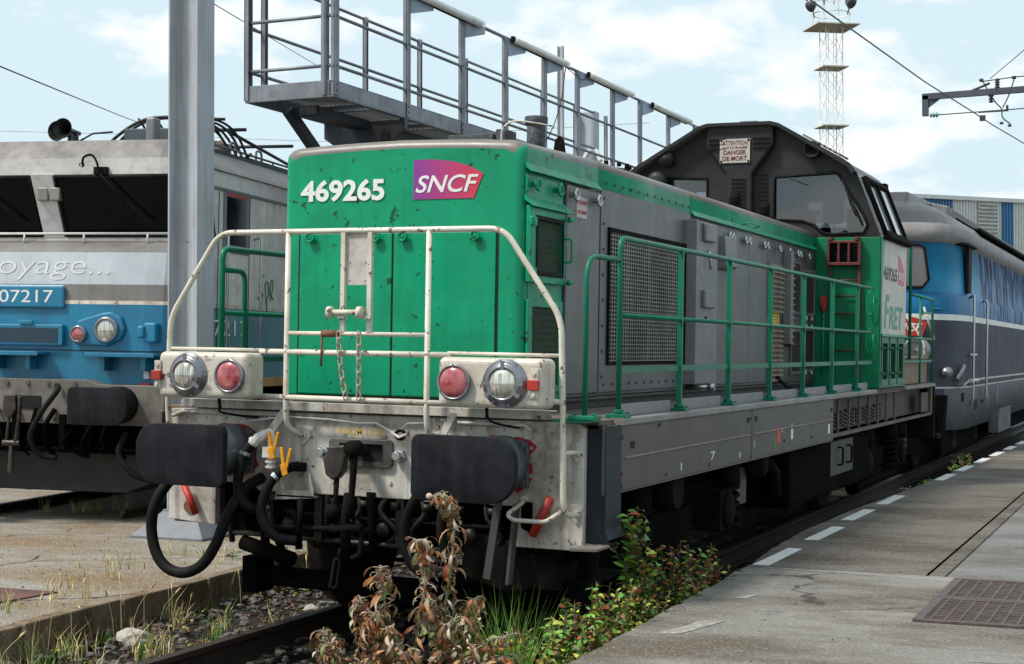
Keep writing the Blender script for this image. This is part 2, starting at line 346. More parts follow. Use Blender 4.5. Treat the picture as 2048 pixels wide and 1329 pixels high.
# right platform with ragged edge
ed = [(-9,1.86),(-2,1.83),(-.9,1.82),(0,1.80),(1,1.77),(2.45,1.735)]
ed2 = [(2.45,1.735),(3.4,1.66),(4.6,1.61),(6.3,1.64),(8,1.72),(10.3,1.83),(14,1.93),(18,2.03),(30,2.3),(60,2.9),(120,4.2)]
def ragged(pts, step=.06, amp=.012, lim=20):
    o = []
    for (y0, x0), (y1, x1) in zip(pts, pts[1:]):
        n = max(1, int((y1-y0)/step)) if y0 < lim else 1
        for k in range(n):
            t = k/n; y = y0+(y1-y0)*t; a = amp*(2 if random.random() < .07 else 1)
            o.append((y, x0+(x1-x0)*t+(random.uniform(-a, a*.6) if y0 < lim else 0)))
    o.append(pts[-1]); return o
def slab(name, m, pts, xr, zt, zb):
    q = MB(); r_ = ragged(pts)
    vs = []; fs = []
    for i, (y, x) in enumerate(r_):
        vs += [(x+.006, y, zt), (xr, y, zt), (x-.004, y, zt-.012), (x+random.uniform(0, .02), y, zb)]
    for i in range(len(r_)-1):
        a = i*4; b = a+4; fs += [(a, a+1, b+1, b), (a, b, b+2, a+2), (a+2, b+2, b+3, a+3)]
    q.add(vs, fs); y0, x0 = r_[0]; q.add([(x0, y0, zb), (xr, y0, zb), (xr, y0, zt), (x0, y0, zt)], [(0,1,2,3)])
    return struct(q.build(name, m))
slab('platform', CON_R, ed, 40, .28, -.3)
slab('platform', CON_F, ed2, 2.84, .28, -.3)
CON_S = concrete('platform_slabs', (.16, .16, .157), (.115, .10, .085), (.21, .21, .21), crack=.1)
q = MB(); 
for (y0, y1) in ((2.47, 3.95), (3.965, 5.6), (5.615, 8.3), (8.315, 40), (40.1, 120)): q.box(2.965, 40, y0, y1, .0, .281+.001*random.random())
struct(q.build('platform', CON_S, bevel=.006))
q = MB(); q.box(2.853, 2.952, 2.47, 120, 0, .278); struct(q.build('drain_channel', CON_F, bevel=.006))
q = MB(); q.prism([(1.75,2.44),(2.4,2.37),(3.1,2.28),(3.02,2.46),(2.4,2.455)], 2, .280, .2845); 
PATCH = concrete('joint_patch', (.235, .225, .21), (.17, .15, .12), (.29, .285, .27), crack=0); struct(q.build('platform_joint', PATCH))
# painted edge dashes
WM = mat('worn_white_road_paint', (.62, .62, .60), .6, var=.08, dirt=.45, dirtcol=(.28, .25, .21), dscale=14, chips=.55, chipcol=(.16, .14, .12), chipscale=35)
def mark(pts, m=WM, z=.2845): 
    q = MB(); q.prism(pts, 2, .2835, z, 0); return q
y = 2.53; k = 0; mq = MB()
while y < 60:
    x = 1.80 + (0 if y < 6 else (y-6)*.018); x = x-.03 if 4 < y < 8 else x
    if not 8.3 < y < 8.6:
        mq.prism([(x-.045, y), (x+.055, y+.01), (x+.06+.004*y/6, y+.92), (x-.035, y+.93)], 2, .2815, .286)
    y += 1.46; k += 1
struct(mq.build('platform_markings', WM))
WMF = mat('faded_white_paint', (.34, .33, .31), .85, var=.2, chips=2.2, chipcol=(.21, .195, .17), chipscale=30)
mq = MB(); mq.prism([(1.94,-.05),(2.06,.0),(2.16,.42),(2.04,.40),(2.02,.2)], 2, .2815, .2835); mq.prism([(2.0,1.15),(2.07,1.2),(2.1,1.35),(2.05,1.3)], 2, .2815, .2835); struct(mq.build('faded_markings', WMF))
# left yard slab + kerb blocks
LY = [(-9,-1.93),(-.2,-1.97),(.85,-2.05),(2.93,-2.13),(3.6,-2.2),(60,-4.0)]
q = MB(); vs = []; fs = []
rg = ragged(LY, .12, .01, 4)
for (y, x) in rg: vs += [(x-.10, y, .03), (-60, y, .03)]
fs = [(i*2, i*2+1, i*2+3, i*2+2) for i in range(len(rg)-1)]; q.add(vs, fs); struct(q.build('pavement', CON_L))
def xk(y):
    for (a, xa), (b, xb) in zip(LY, LY[1:]):
        if a <= y <= b: return xa+(xb-xa)*(y-a)/(b-a)
    return LY[-1][1]
q = MB(); y = -3.0
while y < 12:
    y2 = y+1.02; x0 = xk(y); x1 = xk(y2); z = .035+random.uniform(-.004, .006)
    q.prism([(x0-.11, y+.008), (x0, y+.008), (x1, y2-.008), (x1-.11, y2-.008)], 2, -.3, z); y = y2
struct(q.build('kerb', KERB, bevel=.012))
# ballast stones
def rock(q, p, r, m=0, flat=.7):
    a = random.uniform(0, 6.28); n = random.choice((5, 6)); vs = []
    for z, s in ((-.5, .7), (.15, 1), (.6, .65)):
        for k in range(n):
            t = a+k*6.283/n+random.uniform(-.3, .3); rr = r*s*random.uniform(.7, 1.2)
            vs.append((p[0]+rr*math.cos(t), p[1]+rr*math.sin(t)*.85, p[2]+z*r*flat*random.uniform(.8, 1.2)))
    fs = [tuple(range(n-1, -1, -1)), tuple(range(2*n, 3*n))]
    for l in (0, 1):
        for k in range(n): fs.append((l*n+k, l*n+(k+1) % n, (l+1)*n+(k+1) % n, (l+1)*n+k))
    q.add(vs, fs, m)
q = MB()
for i in range(5200):
    y = random.uniform(-3.2, 5.5) if i < 4300 else random.uniform(5, 18); x = random.uniform(-2.1, 1.95)
    rock(q, (x, y, -.185+random.uniform(0, .05)), random.uniform(.014, .042))
tag(q.build('ballast', STONE, recalc=False), kind='stuff')
# rails
def rail(y0, y1, x, label, loc=(0,0,0), rz=0):
    pr = [(-.036,0),(.036,0),(.034,-.035),(.009,-.05),(.009,-.13),(.07,-.145),(.07,-.155),(-.07,-.155),(-.07,-.145),(-.009,-.13),(-.009,-.05),(-.034,-.035)]
    q = MB(); q.prism([(x+u, v) for u, v in pr], 1, y0, y1); o = q.build('rail', RAILM, bevel=.004); o.location = loc; o.rotation_euler = (0,0,rz); tag(o, label, 'rail', 'rails of the tracks'); return o
RAILM = mat('rusty_rail_steel', (.028, .018, .013), .6, metal=.1, var=.3, vscale=9, dirt=.4, dirtcol=(.06, .03, .018), dscale=14)
rail(-4, 60, -.755, 'rusty rail nearer the pavement, under the left wheels of the green locomotive')
rail(-4, 60, .755, 'rusty rail nearer the platform, under the right wheels of the green locomotive')
rail(.95, 40, -.755, 'left rail of the far track under the blue and silver locomotive', (-5.73,4.0,.12), R(10))
rail(.95, 40, .755, 'right rail of the far track under the blue and silver locomotive', (-5.73,4.0,.12), R(10))
SLP = mat('dark_sleeper_timber', (.03, .022, .016), .85, var=.4, vscale=8, bump=.4, bscale=25)
s0 = None
for i in range(4):
    yy = -1.9+i*.62
    if s0 is None:
        q = MB(); q.box(-1.25, 1.25, -.12, .12, -.06, .02); s0 = q.build('sleeper', SLP, bevel=.01); o = s0
        for xs in (-.755, .755):
            pass
    else: o = s0.copy(); COL.objects.link(o)
    o.location = (0, yy, -.175); tag(o, 'dark timber sleeper lying in the ballast under the rails', 'sleeper', 'sleepers under the locomotive')
# drain grates
GR = mat('rusty_grate_iron', (.10, .075, .07), .55, metal=.4, var=.3, vscale=12, dirt=.4, dirtcol=(.12, .05, .03), dscale=10)
def grate(y0, y1, label):
    rt = root('drain_grate', label, 'drain grate', (3.03, y0, .281)); D = y1-y0; Wd = 1.9
    q = MB(); q.box(0, Wd, 0, .035, 0, .014); q.box(0, Wd, D-.035, D, 0, .014); q.box(0, .05, .035, D-.035, 0, .014); q.box(Wd-.05, Wd, .035, D-.035, 0, .014)
    q.build('frame', GR, rt, bevel=.002)
    q = MB(); x = .075
    while x < Wd-.06: q.box(x, x+.012, .035, D-.035, 0, .011); x += .07
    y = .07
    while y < D-.05: q.box(.05, Wd-.05, y, y+.022, 0, .009); y += .052
    q.build('grid', GR, rt)
    q = MB(); q.box(.05, Wd-.05, .035, D-.035, -.0, .002); q.build('drain_bottom', mat('drain_dirt', (.05, .022, .012), .9, var=.4, vscale=12), rt)
grate(.80, 1.575, 'rusty steel drain grate in the platform, the nearer of the pair')
grate(1.595, 2.37, 'rusty steel drain grate in the platform, the farther of the pair')
q = MB(); q.prism([(-3.6,.2),(-2.72,.35),(-2.63,1.12),(-3.6,1.12)], 2, .03, .042); tag(q.build('metal_plate', mat('rusty_plate', (.13,.06,.05), .6, metal=.3, var=.3, dirt=.5, dirtcol=(.2,.09,.05)), bevel=.003), 'flat rusty brown steel plate lying on the pavement by the kerb', 'metal plate')
# ================================================================ GREEN LOCOMOTIVE
CANT = R(1)
L1 = root('diesel_locomotive', 'green and grey diesel locomotive with white front guard rail, nearest the camera', 'locomotive', cant=CANT)
# ---- hood body
PR = [(.80,1.38),(.80,2.72),(.80,2.81),(.798,2.832),(.785,2.85),(.76,2.868),(.715,2.88),(.5,2.892),(.25,2.90),(0,2.905)]
PR = PR+[(-x, z) for x, z in reversed(PR[:-1])]
def loft_hood(rings, matf):
    q = MB(); n = len(PR); vs = []
    for (y, ins) in rings:
        for x, z in PR: vs.append((x*(1-ins/.8), y, 1.38+(z-1.38)*(1-ins/1.58)+(.03*max(0, min(1, (y-1)/1.1)) if z > 2.80 else 0)))
    q.add(vs, []); 
    for i in range(len(rings)-1):
        ym = (rings[i][0]+rings[i+1][0])/2
        for j in range(n-1):
            zm = (PR[j][1]+PR[j+1][1])/2; q.f.append((i*n+j, i*n+j+1, (i+1)*n+j+1, (i+1)*n+j)); q.mi.append(matf(ym, zm)); q.sm.append(True)
    q.f.append(tuple(range(n))); q.mi.append(0); q.sm.append(False)
    q.f.append(tuple(range((len(rings)-1)*n, len(rings)*n))); q.mi.append(1); q.sm.append(False)
    return q
front = [(.93+.058*(1-math.cos(t*math.pi/2/6)), .058*(1-math.sin(t*math.pi/2/6))) for t in range(7)]
hm = lambda y, z: 1 if z > (2.855 if y < 1.0 else 2.835 if y < 1.3 else 2.80) else (0 if (z > 2.73 or y < 1.53) else 2)
hood = loft_hood(front+[(1.15, 0), (1.38, 0), (1.53, 0), (1.8, 0), (2.14, 0), (2.142, .012), (2.155, .012), (2.157, 0), (4.14, 0), (4.142, .012), (4.155, .012), (4.157, 0), (8.55, 0)], hm).build('hood', [GREEN, ROOFG, GREY], L1)
# base under hood, deck
q = MB(); q.box(-.76, .76, 1.0, 8.6, 1.30, 1.379); q.box(.76, .80, 1.0, 8.5, 1.352, 1.372); q.build('hood_base', mat('sooty_base_grey', (.06,.058,.055), .6, dirt=.6), L1, bevel=.004)
DECK = mat('rusty_deck_plate', (.11,.09,.075), .75, var=.3, vscale=5, dirt=.7, dirtcol=(.16,.075,.04), dscale=3, bump=.1)
q = MB(); q.box(-1.40, 1.40, .60, 12.4, 1.25, 1.30); q.build('deck', DECK, L1, bevel=.004)
# front doors
fd = MB(); fd.box(-.672, -.042, .920, .9305, 1.385, 2.35); d1 = fd.build('front_door', GREEN, L1, bevel=.004)
fd = MB(); fd.box(-.030, .632, .920, .9305, 1.385, 2.35); d2 = fd.build('front_door', GREEN, L1, bevel=.004)
sm = MB(); sm.box(-.684, -.672, .926, .931, 1.38, 2.36); sm.box(-.042, -.030, .926, .931, 1.38, 2.36); sm.box(.632, .646, .926, .931, 1.38, 2.36); sm.box(-.684, .646, .926, .931, 2.352, 2.364); sm.build('door_gap', BLACK, L1)
def knob(p, d, par, m, s=1.0, name='knob'):
    q = MB(); p = Vector(p); d = Vector(d).normalized(); a = d.orthogonal().normalized(); b = d.cross(a)
    q.lathe(p, d, [(.012*s,0),(.012*s,.018*s),(.010*s,.03*s)], 10)
    pts = []
    for k in range(20):
        t = k*math.pi/10; r = (.024+.0022*math.cos(6*t))*s; pts.append(p+d*.026*s+(a*math.cos(t)+b*math.sin(t))*r)
    q.tube(pts, .008*s, 6, closed=True); q.lathe(p+d*.02*s, d, [(.024*s,0),(.024*s,.008*s),(.001,.009*s)], 12)
    return q.build(name, m, par)
for x, dd in ((-.59, d1), (-.14, d1), (.04, d2), (.51, d2)): knob((x, .92, 2.325), (0,-1,0), dd, GREEN, 1.05)
text('number', '469265', WTXT, L1, 'F', .9275, -.675, -.10, 2.543, 2.675, bold=.03, tilt=.0)
# emblem
LOGO = bpy.data.materials.new('emblem_purple_red'); LOGO.use_nodes = True; t_ = LOGO.node_tree; c_ = t_.nodes.new('ShaderNodeTexCoord'); s_ = t_.nodes.new('ShaderNodeSeparateXYZ'); r_ = t_.nodes.new('ShaderNodeMapRange'); r_.inputs[1].default_value = .10; r_.inputs[2].default_value = .50
cr = t_.nodes.new('ShaderNodeValToRGB'); cr.color_ramp.elements[0].color = (.22,.03,.26,1); cr.color_ramp.elements[1].color = (.55,.03,.06,1); t_.links.new(c_.outputs['Object'], s_.inputs[0]); t_.links.new(s_.outputs[0], r_.inputs[0]); t_.links.new(r_.outputs[0], cr.inputs[0]); t_.links.new(cr.outputs[0], t_.nodes['Principled BSDF'].inputs['Base Color']); t_.nodes['Principled BSDF'].inputs['Roughness'].default_value = .4
q = MB(); q.prism([(.092,2.545),(.485,2.545),(.515,2.62),(.545,2.685),(.47,2.725),(.38,2.755),(.28,2.772),(.18,2.779),(.092,2.776)], 1, .9255, .929)
lg = q.build('emblem', LOGO, L1)
text('emblem_letters', 'SNCF', WTXT, lg, 'F', .9255, .108, .515, 2.582, 2.684, thick=.003, bold=.012, shear=.28)
# roof fittings at the front
q = MB()
for x in (-.28, .62): 
    yy = 1.25 if x < 0 else 1.9
    q.prism([(x-.05, 2.86), (x+.05, 2.86), (x+.03, 3.0), (x, 3.03), (x-.03, 3.0)], 1, yy, yy+.02)
SPLIT(q.build('lifting_eye', UNDER2, L1, bevel=.004))
q = MB(); q.box(-.16, .16, 1.9, 2.2, 2.89, 3.06); q.box(.17, .24, 1.92, 2.1, 2.89, 3.09); q.cyl((.42,2.0,2.9),(.42,2.0,3.12),.06,14); q.cyl((.42,2.0,3.12),(.42,2.0,3.17),.075,14); SPLIT(q.build('roof_box', mat('sooty_roof_box', (.05,.055,.065), .7, var=.4, vscale=30, chips=.9, chipcol=(.25,.26,.28), chipscale=60), L1, bevel=.006))
q = MB(); q.tube(smoothpath([(-.0+.27,1.8,2.94),(.27,1.8,3.06),(.33,1.83,3.12),(.45,1.9,3.115),(.55,2.0,3.1)]), .006, 6); q.build('roof_cable', WHITET, L1)
q = MB(); q.lathe((.2,3.4,2.91),(0,0,1),[(.36,0),(.36,.07),(.33,.075),(.30,.03)],28); 
for k in range(18): q.cyl((.2+.35*math.cos(k*.35),3.4+.35*math.sin(k*.35),2.99),(.2+.35*math.cos(k*.35),3.4+.35*math.sin(k*.35),3.02),.018,6)
q.build('roof_fan_ring', UNDER2, L1)
for yy in (6.15, 7.2): q = MB(); q.box(.52, .68, yy-.12, yy+.14, 2.89, 2.945); q.tube([(.6,yy,2.94),(.6,yy,3.02),(.6,yy+.03,3.05),(.6,yy+.1,3.06)], [.055,.055,.05,.02], 12); q.build('exhaust_cowl', UNDER2, L1, bevel=.004)
# ---- hood side
rl = MB(); rl.prism([(.80,2.745),(.80,2.72),(.835,2.692),(.84,2.697)], 1, .95, 2.12); rl.prism([(.80,2.745),(.80,2.72),(.825,2.70),(.83,2.705)], 1, 4.18, 8.5); SPLIT(rl.build('rain_lip', GREEN, L1))
rl = MB(); rl.box(.799,.8035,1.0,1.53,1.395,2.695); rl.build('side_panel', GREEN, L1)
sd_ = root_ = None
def meshpanel(par, y0, y1, z0, z1, x, dy, dz, wire, m, name='expanded_mesh'):
    q = MB(); w_, h = y1-y0, z1-z0; n = int(w_/dy)+int(h/dz*1)+2
    k = -int(h/(dz))-2
    sl = dz/dy
    y = y0-h/sl
    while y < y1:
        a = max(y, y0); za = z0+(a-y)*sl; b = min(y1, y+h/sl); zb = z0+(b-y)*sl
        if b > a:
            q.bar((x,a,za),(x,b,zb),wire,wire); q.bar((x+.001,a,z1+z0-za),(x+.001,b,z1+z0-zb),wire,wire)
        y += dy
    return q.build(name, m, par)
MESHG = mat('mesh_green_wire', (.02,.10,.055), .5, dirt=.8, dirtcol=(.10,.10,.05), dscale=12)
# upper side door with mesh
q = MB(); q.prism([(.96,2.06),(1.50,2.06),(1.50,2.50),(.96,2.50)], 0, .802, .835, holes=[[(1.045,2.11),(1.455,2.11),(1.455,2.44),(1.045,2.44)]]); sdoor = q.build('side_door', GREEN, L1, bevel=.004)
q = MB(); q.prism([(1.035,2.10),(1.465,2.10),(1.465,2.45),(1.035,2.45)], 0, .834, .842, holes=[[(1.06,2.13),(1.445,2.13),(1.445,2.425),(1.06,2.425)]]); q.build('gasket', RUBBER, sdoor, bevel=.003)
q = MB(); q.box(.801,.806,1.04,1.46,2.10,2.45); q.build('filter', BROWNF, sdoor)
meshpanel(sdoor, 1.05, 1.455, 2.11, 2.44, .822, .03, .075, .0025, MESHG)
q = MB(); q.tube(fillet([(.83,1.49,2.34),(.875,1.50,2.34),(.875,1.50,2.20),(.83,1.49,2.20)], .02), .007, 8); q.build('handle', GREEN, sdoor)
for z in (2.41, 2.12): q = MB(); q.box(.83,.85,.94,1.02,z-.025,z+.025); q.cyl((.852,.955,z-.03),(.852,.955,z+.03),.010,8); q.build('hinge', GREEN, sdoor, bevel=.003)
for z in (2.455, 2.075): q = MB(); q.tube([(.83,1.48,z),(.865,1.52,z),(.875,1.55,z+.01)], .008, 8); q.cyl((.86,1.50,z-.015),(.86,1.50,z+.02),.012,8); q.build('latch', GREEN, sdoor)
q = MB(); q.prism([(.802,2.56),(.802,2.53),(.86,2.49),(.865,2.495)], 1, .93, 1.56); q.box(.80,.812,.95,1.5,2.54,2.675); q.build('door_hood', GREEN, L1, bevel=.002)
for y in (1.03, 1.38): knob((.812,y,2.625),(1,0,0),L1,GREEN,1.3)
q = MB(); q.prism([(.97,1.42),(1.50,1.42),(1.50,1.96),(.97,1.96)], 0, .802, .822, holes=[[(1.03,1.46),(1.45,1.46),(1.45,1.92),(1.03,1.92)]]); lo = q.build('lower_side_grille', GREEN, L1, bevel=.003)
q = MB(); q.box(.801,.806,1.03,1.45,1.46,1.92); q.build('filter', BROWNF, lo)
meshpanel(lo, 1.03, 1.45, 1.46, 1.92, .815, .03, .075, .0025, MESHG)
# grey door
q = MB(); q.box(.80,.822,1.545,2.12,1.40,2.68); gd = q.build('side_door', GREY, L1, bevel=.005)
q = MB(); q.box(.80,.806,1.53,1.545,1.39,2.69); q.box(.80,.806,2.12,2.135,1.39,2.69); q.build('door_gap', BLACK, L1)
for y in (1.62, 2.02): knob((.822,y,2.62),(1,0,0),gd,BRSTEEL,1.3)
q = MB(); q.box(.822,.826,1.70,1.88,2.49,2.62); sg = q.build('sign_plate', PLATEW, gd)
text('lettering','ATTENTION',REDTXT,sg,'S',.826,1.71,1.87,2.575,2.60,thick=.002); text('lettering','AU GABARIT',REDTXT,sg,'S',.826,1.71,1.87,2.515,2.54,thick=.002)
# big grille panel
q = MB(); q.prism([(2.17,1.40),(4.13,1.40),(4.13,2.71),(2.17,2.71)], 0, .798, .812, holes=[[(2.31,1.585),(3.99,1.585),(3.99,2.465),(2.31,2.465)]]); gp = q.build('radiator_panel', GREY, L1, bevel=.003)
q = MB()
for k in range(12): q.nut((.812, 2.26+k*.165, 1.45),(1,0,0),.010,.006); q.nut((.812, 2.26+k*.165, 2.76),(1,0,0),.011,.006)
for k in range(8): q.nut((.812, 2.22, 1.5+k*.165),(1,0,0),.010,.006); q.nut((.812, 4.07, 1.5+k*.165),(1,0,0),.010,.006)
q.build('rivets', mat('rusty_rivets', (.05,.035,.03), .7), gp)
q = MB(); q.box(.8005,.803,2.31,3.99,1.585,2.465); q.build('radiator_core', BLACK, gp)
q = MB()
for y in (2.72, 3.17, 3.62): q.box(.803,.809,y-.015,y+.015,1.59,2.46)
for k in range(12): q.box(.803,.806,2.40+k*.135,2.41+k*.135,1.59,2.46)
q.build('radiator_slats', mat('dull_slat_grey', (.06,.06,.062), .6), gp)
q = MB(); z = 1.60
while z < 2.46: q.box(.818,.821,2.32,3.98,z,z+.0055); z += .0275
y = 2.33
while y < 3.98: q.box(.8205,.8235,y,y+.0065,1.59,2.46); y += .046
q.build('wire_grille', mat('grille_wire_steel', (.30,.285,.27), .5, metal=.2, dirt=.5), gp)
q = MB(); q.prism([(2.30,1.575),(4.0,1.575),(4.0,2.475),(2.30,2.475)], 0, .812, .826, holes=[[(2.33,1.60),(3.97,1.60),(3.97,2.45),(2.33,2.45)]]); q.build('grille_frame', UNDER2, gp, bevel=.002)
# cabinet door
q = MB(); q.box(.80,.905,4.0,4.06,1.42,2.66); q.box(.80,.89,4.10,4.62,1.42,2.66); cb = q.build('electrical_cabinet', GREY2, L1, bevel=.006)
q = MB(); q.box(.80,.87,4.06,4.10,1.42,2.66); q.build('cabinet_gap', BLACK, cb)
for z in (2.58, 2.07): q = MB(); q.box(.89,.925,4.19,4.47,z-.07,z+.07); q.build('cover_box', GREY2, cb, bevel=.012)
q = MB(); q.tube([(.90,4.30,2.44),(.915,4.30,2.43),(.92,4.32,2.30)], .011, 8); q.build('handle', BRSTEEL, cb)
q = MB(); q.cyl((.89,4.3,1.92),(.897,4.3,1.92),.02,12); q.build('keyhole', BLACK, cb)
q = MB(); q.prism([(.80,2.585),(.80,2.33),(.87,2.335),(.90,2.36),(.885,2.60)], 1, 4.84, 5.18); q.build('document_box', GREY2, L1, bevel=.004)
# plain doors
for (a, b) in ((4.66, 5.2), (5.21, 5.85), (5.86, 6.45)):
    q = MB(); q.box(.80,.815,a,b,1.40,2.68); q.build('side_door', GREY, L1, bevel=.005)
kn = [4.95,5.05,5.45,5.57,6.08,6.2,6.65,7.05,7.38,7.49,7.86]
for y in kn: knob((.815,y+.2,2.615),(1,0,0),L1,BRSTEEL,1.15)
for (y0, z0, z1) in ((6.62,2.03,2.46),(6.62,1.40,1.90)):
    q = MB(); q.box(.80,.808,y0-.05,y0+.50,z0-.02,z1+.02); lv = q.build('louvre_panel', GREY, L1)
    q = MB(); z = z0
    while z < z1:
        for a in (0, .235): q.prism([(.806,z+.03),(.806,z+.022),(.845,z),(.847,z+.006)], 1, y0+a, y0+a+.20)
        z += .045
    q.build('louvre_slats', TANR, lv)
q = MB(); q.box(.812,.818,6.70,6.95,1.90,2.04); yl = q.build('warning_label', mat('yellow_label', (.66,.42,.03), .5, dirt=.3), L1)
for k in range(5): text('lettering', ['DANGER','MACHINE','en marche','arret','acces'][k], BLACKTXT, yl, 'S', .818, 6.73, 6.92, 2.018-k*.026-.008, 2.018-k*.026+.006, thick=.001)
q = MB(); q.box(.80,.88,7.15,7.25,1.74,2.62); q.build('vertical_duct', GREY2, L1, bevel=.006)
q = MB(); q.box(.80,.808,7.26,7.46,1.72,2.58); lv = q.build('louvre_panel', BLACK, L1)
q = MB(); z = 1.74
while z < 2.56: q.prism([(.806,z+.04),(.806,z+.03),(.85,z),(.852,z+.008)], 1, 7.27, 7.45); z += .062
q.build('louvre_slats', TANR, lv)
for (y0,y1,z0,z1) in ((7.50,7.80,2.06,2.52),(7.48,7.82,1.48,1.86),(7.92,8.42,2.06,2.46),(7.92,8.42,1.50,1.88)):
    q = MB(); q.prism([(y0-.04,z0-.03),(y1+.04,z0-.03),(y1+.04,z1+.03),(y0-.04,z1+.03)], 0, .80,.82, holes=[[(y0,z0),(y1,z0),(y1,z1),(y0,z1)]]); gg = q.build('mesh_window', GREY, L1, bevel=.003)
    q = MB(); q.box(.80,.805,y0,y1,z0,z1); q.build('filter', BROWNF if y0 < 7.9 else BLACK, gg)
    meshpanel(gg, y0, y1, z0, z1, .812, .035, .07, .0025, mat('mesh_dark_wire', (.05,.045,.04), .5))
for z in (2.0, 1.92, 1.46): knob((.815,8.0,z),(1,0,0),L1,BRSTEEL,.9); knob((.815,8.25,z),(1,0,0),L1,BRSTEEL,.9)
q = MB(); q.tube(smoothpath([(.82,6.9,1.44),(.86,7.0,1.38),(.9,7.15,1.33),(.9,7.3,1.32)]), .014, 8); q.tube(smoothpath([(.82,6.85,1.42),(.88,6.9,1.38),(.93,6.92,1.31)]), .016, 8); q.build('conduit', RUBBER, L1)
q = MB(); q.cyl((.80,4.1,1.40),(1.02,4.1,1.40),.016,10); q.cyl((.98,4.1,1.40),(1.03,4.1,1.40),.03,10); q.build('drain_cock', BRSTEEL, L1)
q = MB(); q.tube(fillet([(.82,5.6,2.745),(.88,5.62,2.76),(.88,5.98,2.76),(.82,6.0,2.745)], .02), .007, 6); q.build('grab_handle', GREEN, L1)
# deck edge toe plates + trim
q = MB(); q.prism([(1.40,1.262),(1.452,1.262),(1.458,1.27),(1.458,1.298),(1.452,1.305),(1.38,1.305),(1.38,1.27)], 1, .82, 8.45); q.prism([(1.40,1.262),(1.452,1.262),(1.458,1.27),(1.458,1.298),(1.38,1.305)], 1, 10.2, 12.4); SPLIT(q.build('deck_edge_trim', mat('trim_pale_grey', (.20,.19,.185), .5, dirt=.5, dirtcol=(.15,.09,.06), dscale=5), L1))
ps = [.91,2.02,3.14,4.29,5.40,6.52,7.66]
q = MB()
for a, b in zip(ps, ps[1:]+[8.45]):
    q.box(1.37,1.378,a+.12,b-.10,1.315,1.375); q.box(1.30,1.378,a+.12,b-.10,1.306,1.315)
SPLIT(q.build('toe_plate', GREY2, L1, bevel=.002))
# side sill
SILL = mat('side_sill_grey', (.072,.065,.058), .5, var=.12, vscale=2, dirt=.45, dirtcol=(.07,.05,.04), dscale=2.5, streak=.3, chips=.3, chipscale=50)
q = MB(); q.box(1.40,1.445,.83,3.62,.905,1.262); q.box(1.40,1.445,3.635,6.42,.905,1.262); q.box(1.30,1.445,.83,6.42,.895,.905); sl = q.build('side_sill', SILL, L1, bevel=.006)
q = MB(); q.prism([(1.445,1.075),(1.452,1.082),(1.445,1.09)], 1, .90,3.58); q.prism([(1.445,1.075),(1.452,1.082),(1.445,1.09)], 1, 3.68,6.41); q.build('rib', mat('rib_rust', (.17,.12,.09), .6, dirt=.5), sl)
q = MB()
for (y, z) in ((1.02,1.15),(3.52,1.19),(3.73,1.19),(6.33,1.17)): q.prism([(y-.03,z-.02),(y+.03,z-.02),(y+.04,z+.02),(y-.04,z+.02)], 0, 1.445, 1.4465)
q.build('slots', BLACK, sl)
q = MB()
for (y, z) in ((.85,1.2),(.85,1.0),(.85,.93),(1.65,.94),(2.55,.94),(3.6,.93),(3.6,1.2),(4.6,.99),(5.55,.97),(1.5,1.24)): q.nut((1.445,y,z),(1,0,0),.012,.008)
q.build('bolts', RUST, sl)
text('sill_mark','7',WTXT,sl,'S',1.446,2.58,2.68,.965,1.02,thick=.001); text('sill_mark','1',WTXT,sl,'S',1.446,1.93,1.95,.945,.99,thick=.001); text('sill_mark','7',WTXT,sl,'S',1.446,.74,.81,.965,1.02,thick=.001)
text('sill_mark','3',WTXT,sl,'S',1.446,3.68,3.71,.99,1.03,thick=.001)
text('sill_mark','8',WTXT,sl,'S',1.446,3.28,3.32,.94,.975,thick=.001)
q = MB(); q.box(1.4455,1.447,4.36,4.47,.985,1.095); rd = q.build('sill_label', REDTXT, sl); q = MB(); q.box(1.4455,1.447,4.28,4.33,.95,1.03); q.build('sill_label', mat('green_tag',(.02,.2,.04),.5), sl)
for (y, z) in ((4.82,1.02),(6.2,1.0)): q = MB(); q.box(1.4455,1.447,y,y+.07,z-.03,z+.05); q.build('sill_label', WTXT, sl)
text('sill_mark','37',WTXT,sl,'S',1.447,4.49,4.56,1.06,1.09,thick=.001); text('sill_mark','ST',WTXT,sl,'S',1.447,4.82,4.90,1.085,1.11,thick=.001)
# front corner plate with hole
cir = lambda cx, cy, rx, ry, n=20: [(cx+rx*math.cos(6.28318*k/n), cy+ry*math.sin(6.28318*k/n)) for k in range(n)]
q = MB(); q.prism([(.585,.90),(.815,.905),(.815,1.27),(.585,1.27)], 0, 1.42, 1.445, holes=[cir(.71,1.14,.065,.085)]); cp = q.build('corner_plate', SILL, L1, bevel=.004)
q = MB(); q.lathe((1.44,.71,1.14),(-1,0,0),[(.075,0),(.075,.12),(.03,.13)],20); q.build('tube_socket', GREY2, cp)
text('sill_mark','EXTREMITE 1',WTXT,cp,'S',1.446,.62,.79,1.245,1.26,thick=.001)
# step recess (blue black), with tread
q = MB(); q.box(1.335,1.442,.60,.615,.70,1.275); q.prism([(1.335,.70),(1.442,.70),(1.46,.66),(1.452,.635),(1.335,.635)], 1, .60, .615); q.prism([(1.442,1.27),(1.442,.72),(1.455,.68),(1.462,.66),(1.468,.665),(1.450,.72),(1.447,1.27)], 1, .585, .83)
sr = q.build('step_recess', BLUEST, L1)
q = MB(); q.prism([(1.335,.36),(1.47,.40),(1.47,.60),(1.335,.60)], 2, .625, .638)
for k in range(5):
    for j in range(3): q.lathe((1.36+.035*j,.42+.035*k,.638),(0,0,1),[(.010,0),(.008,.005),(.001,.006)],8)
q.build('step_tread', mat('dusty_tread', (.16,.135,.115), .7, var=.2, dirt=.6, dirtcol=(.1,.08,.06)), L1)
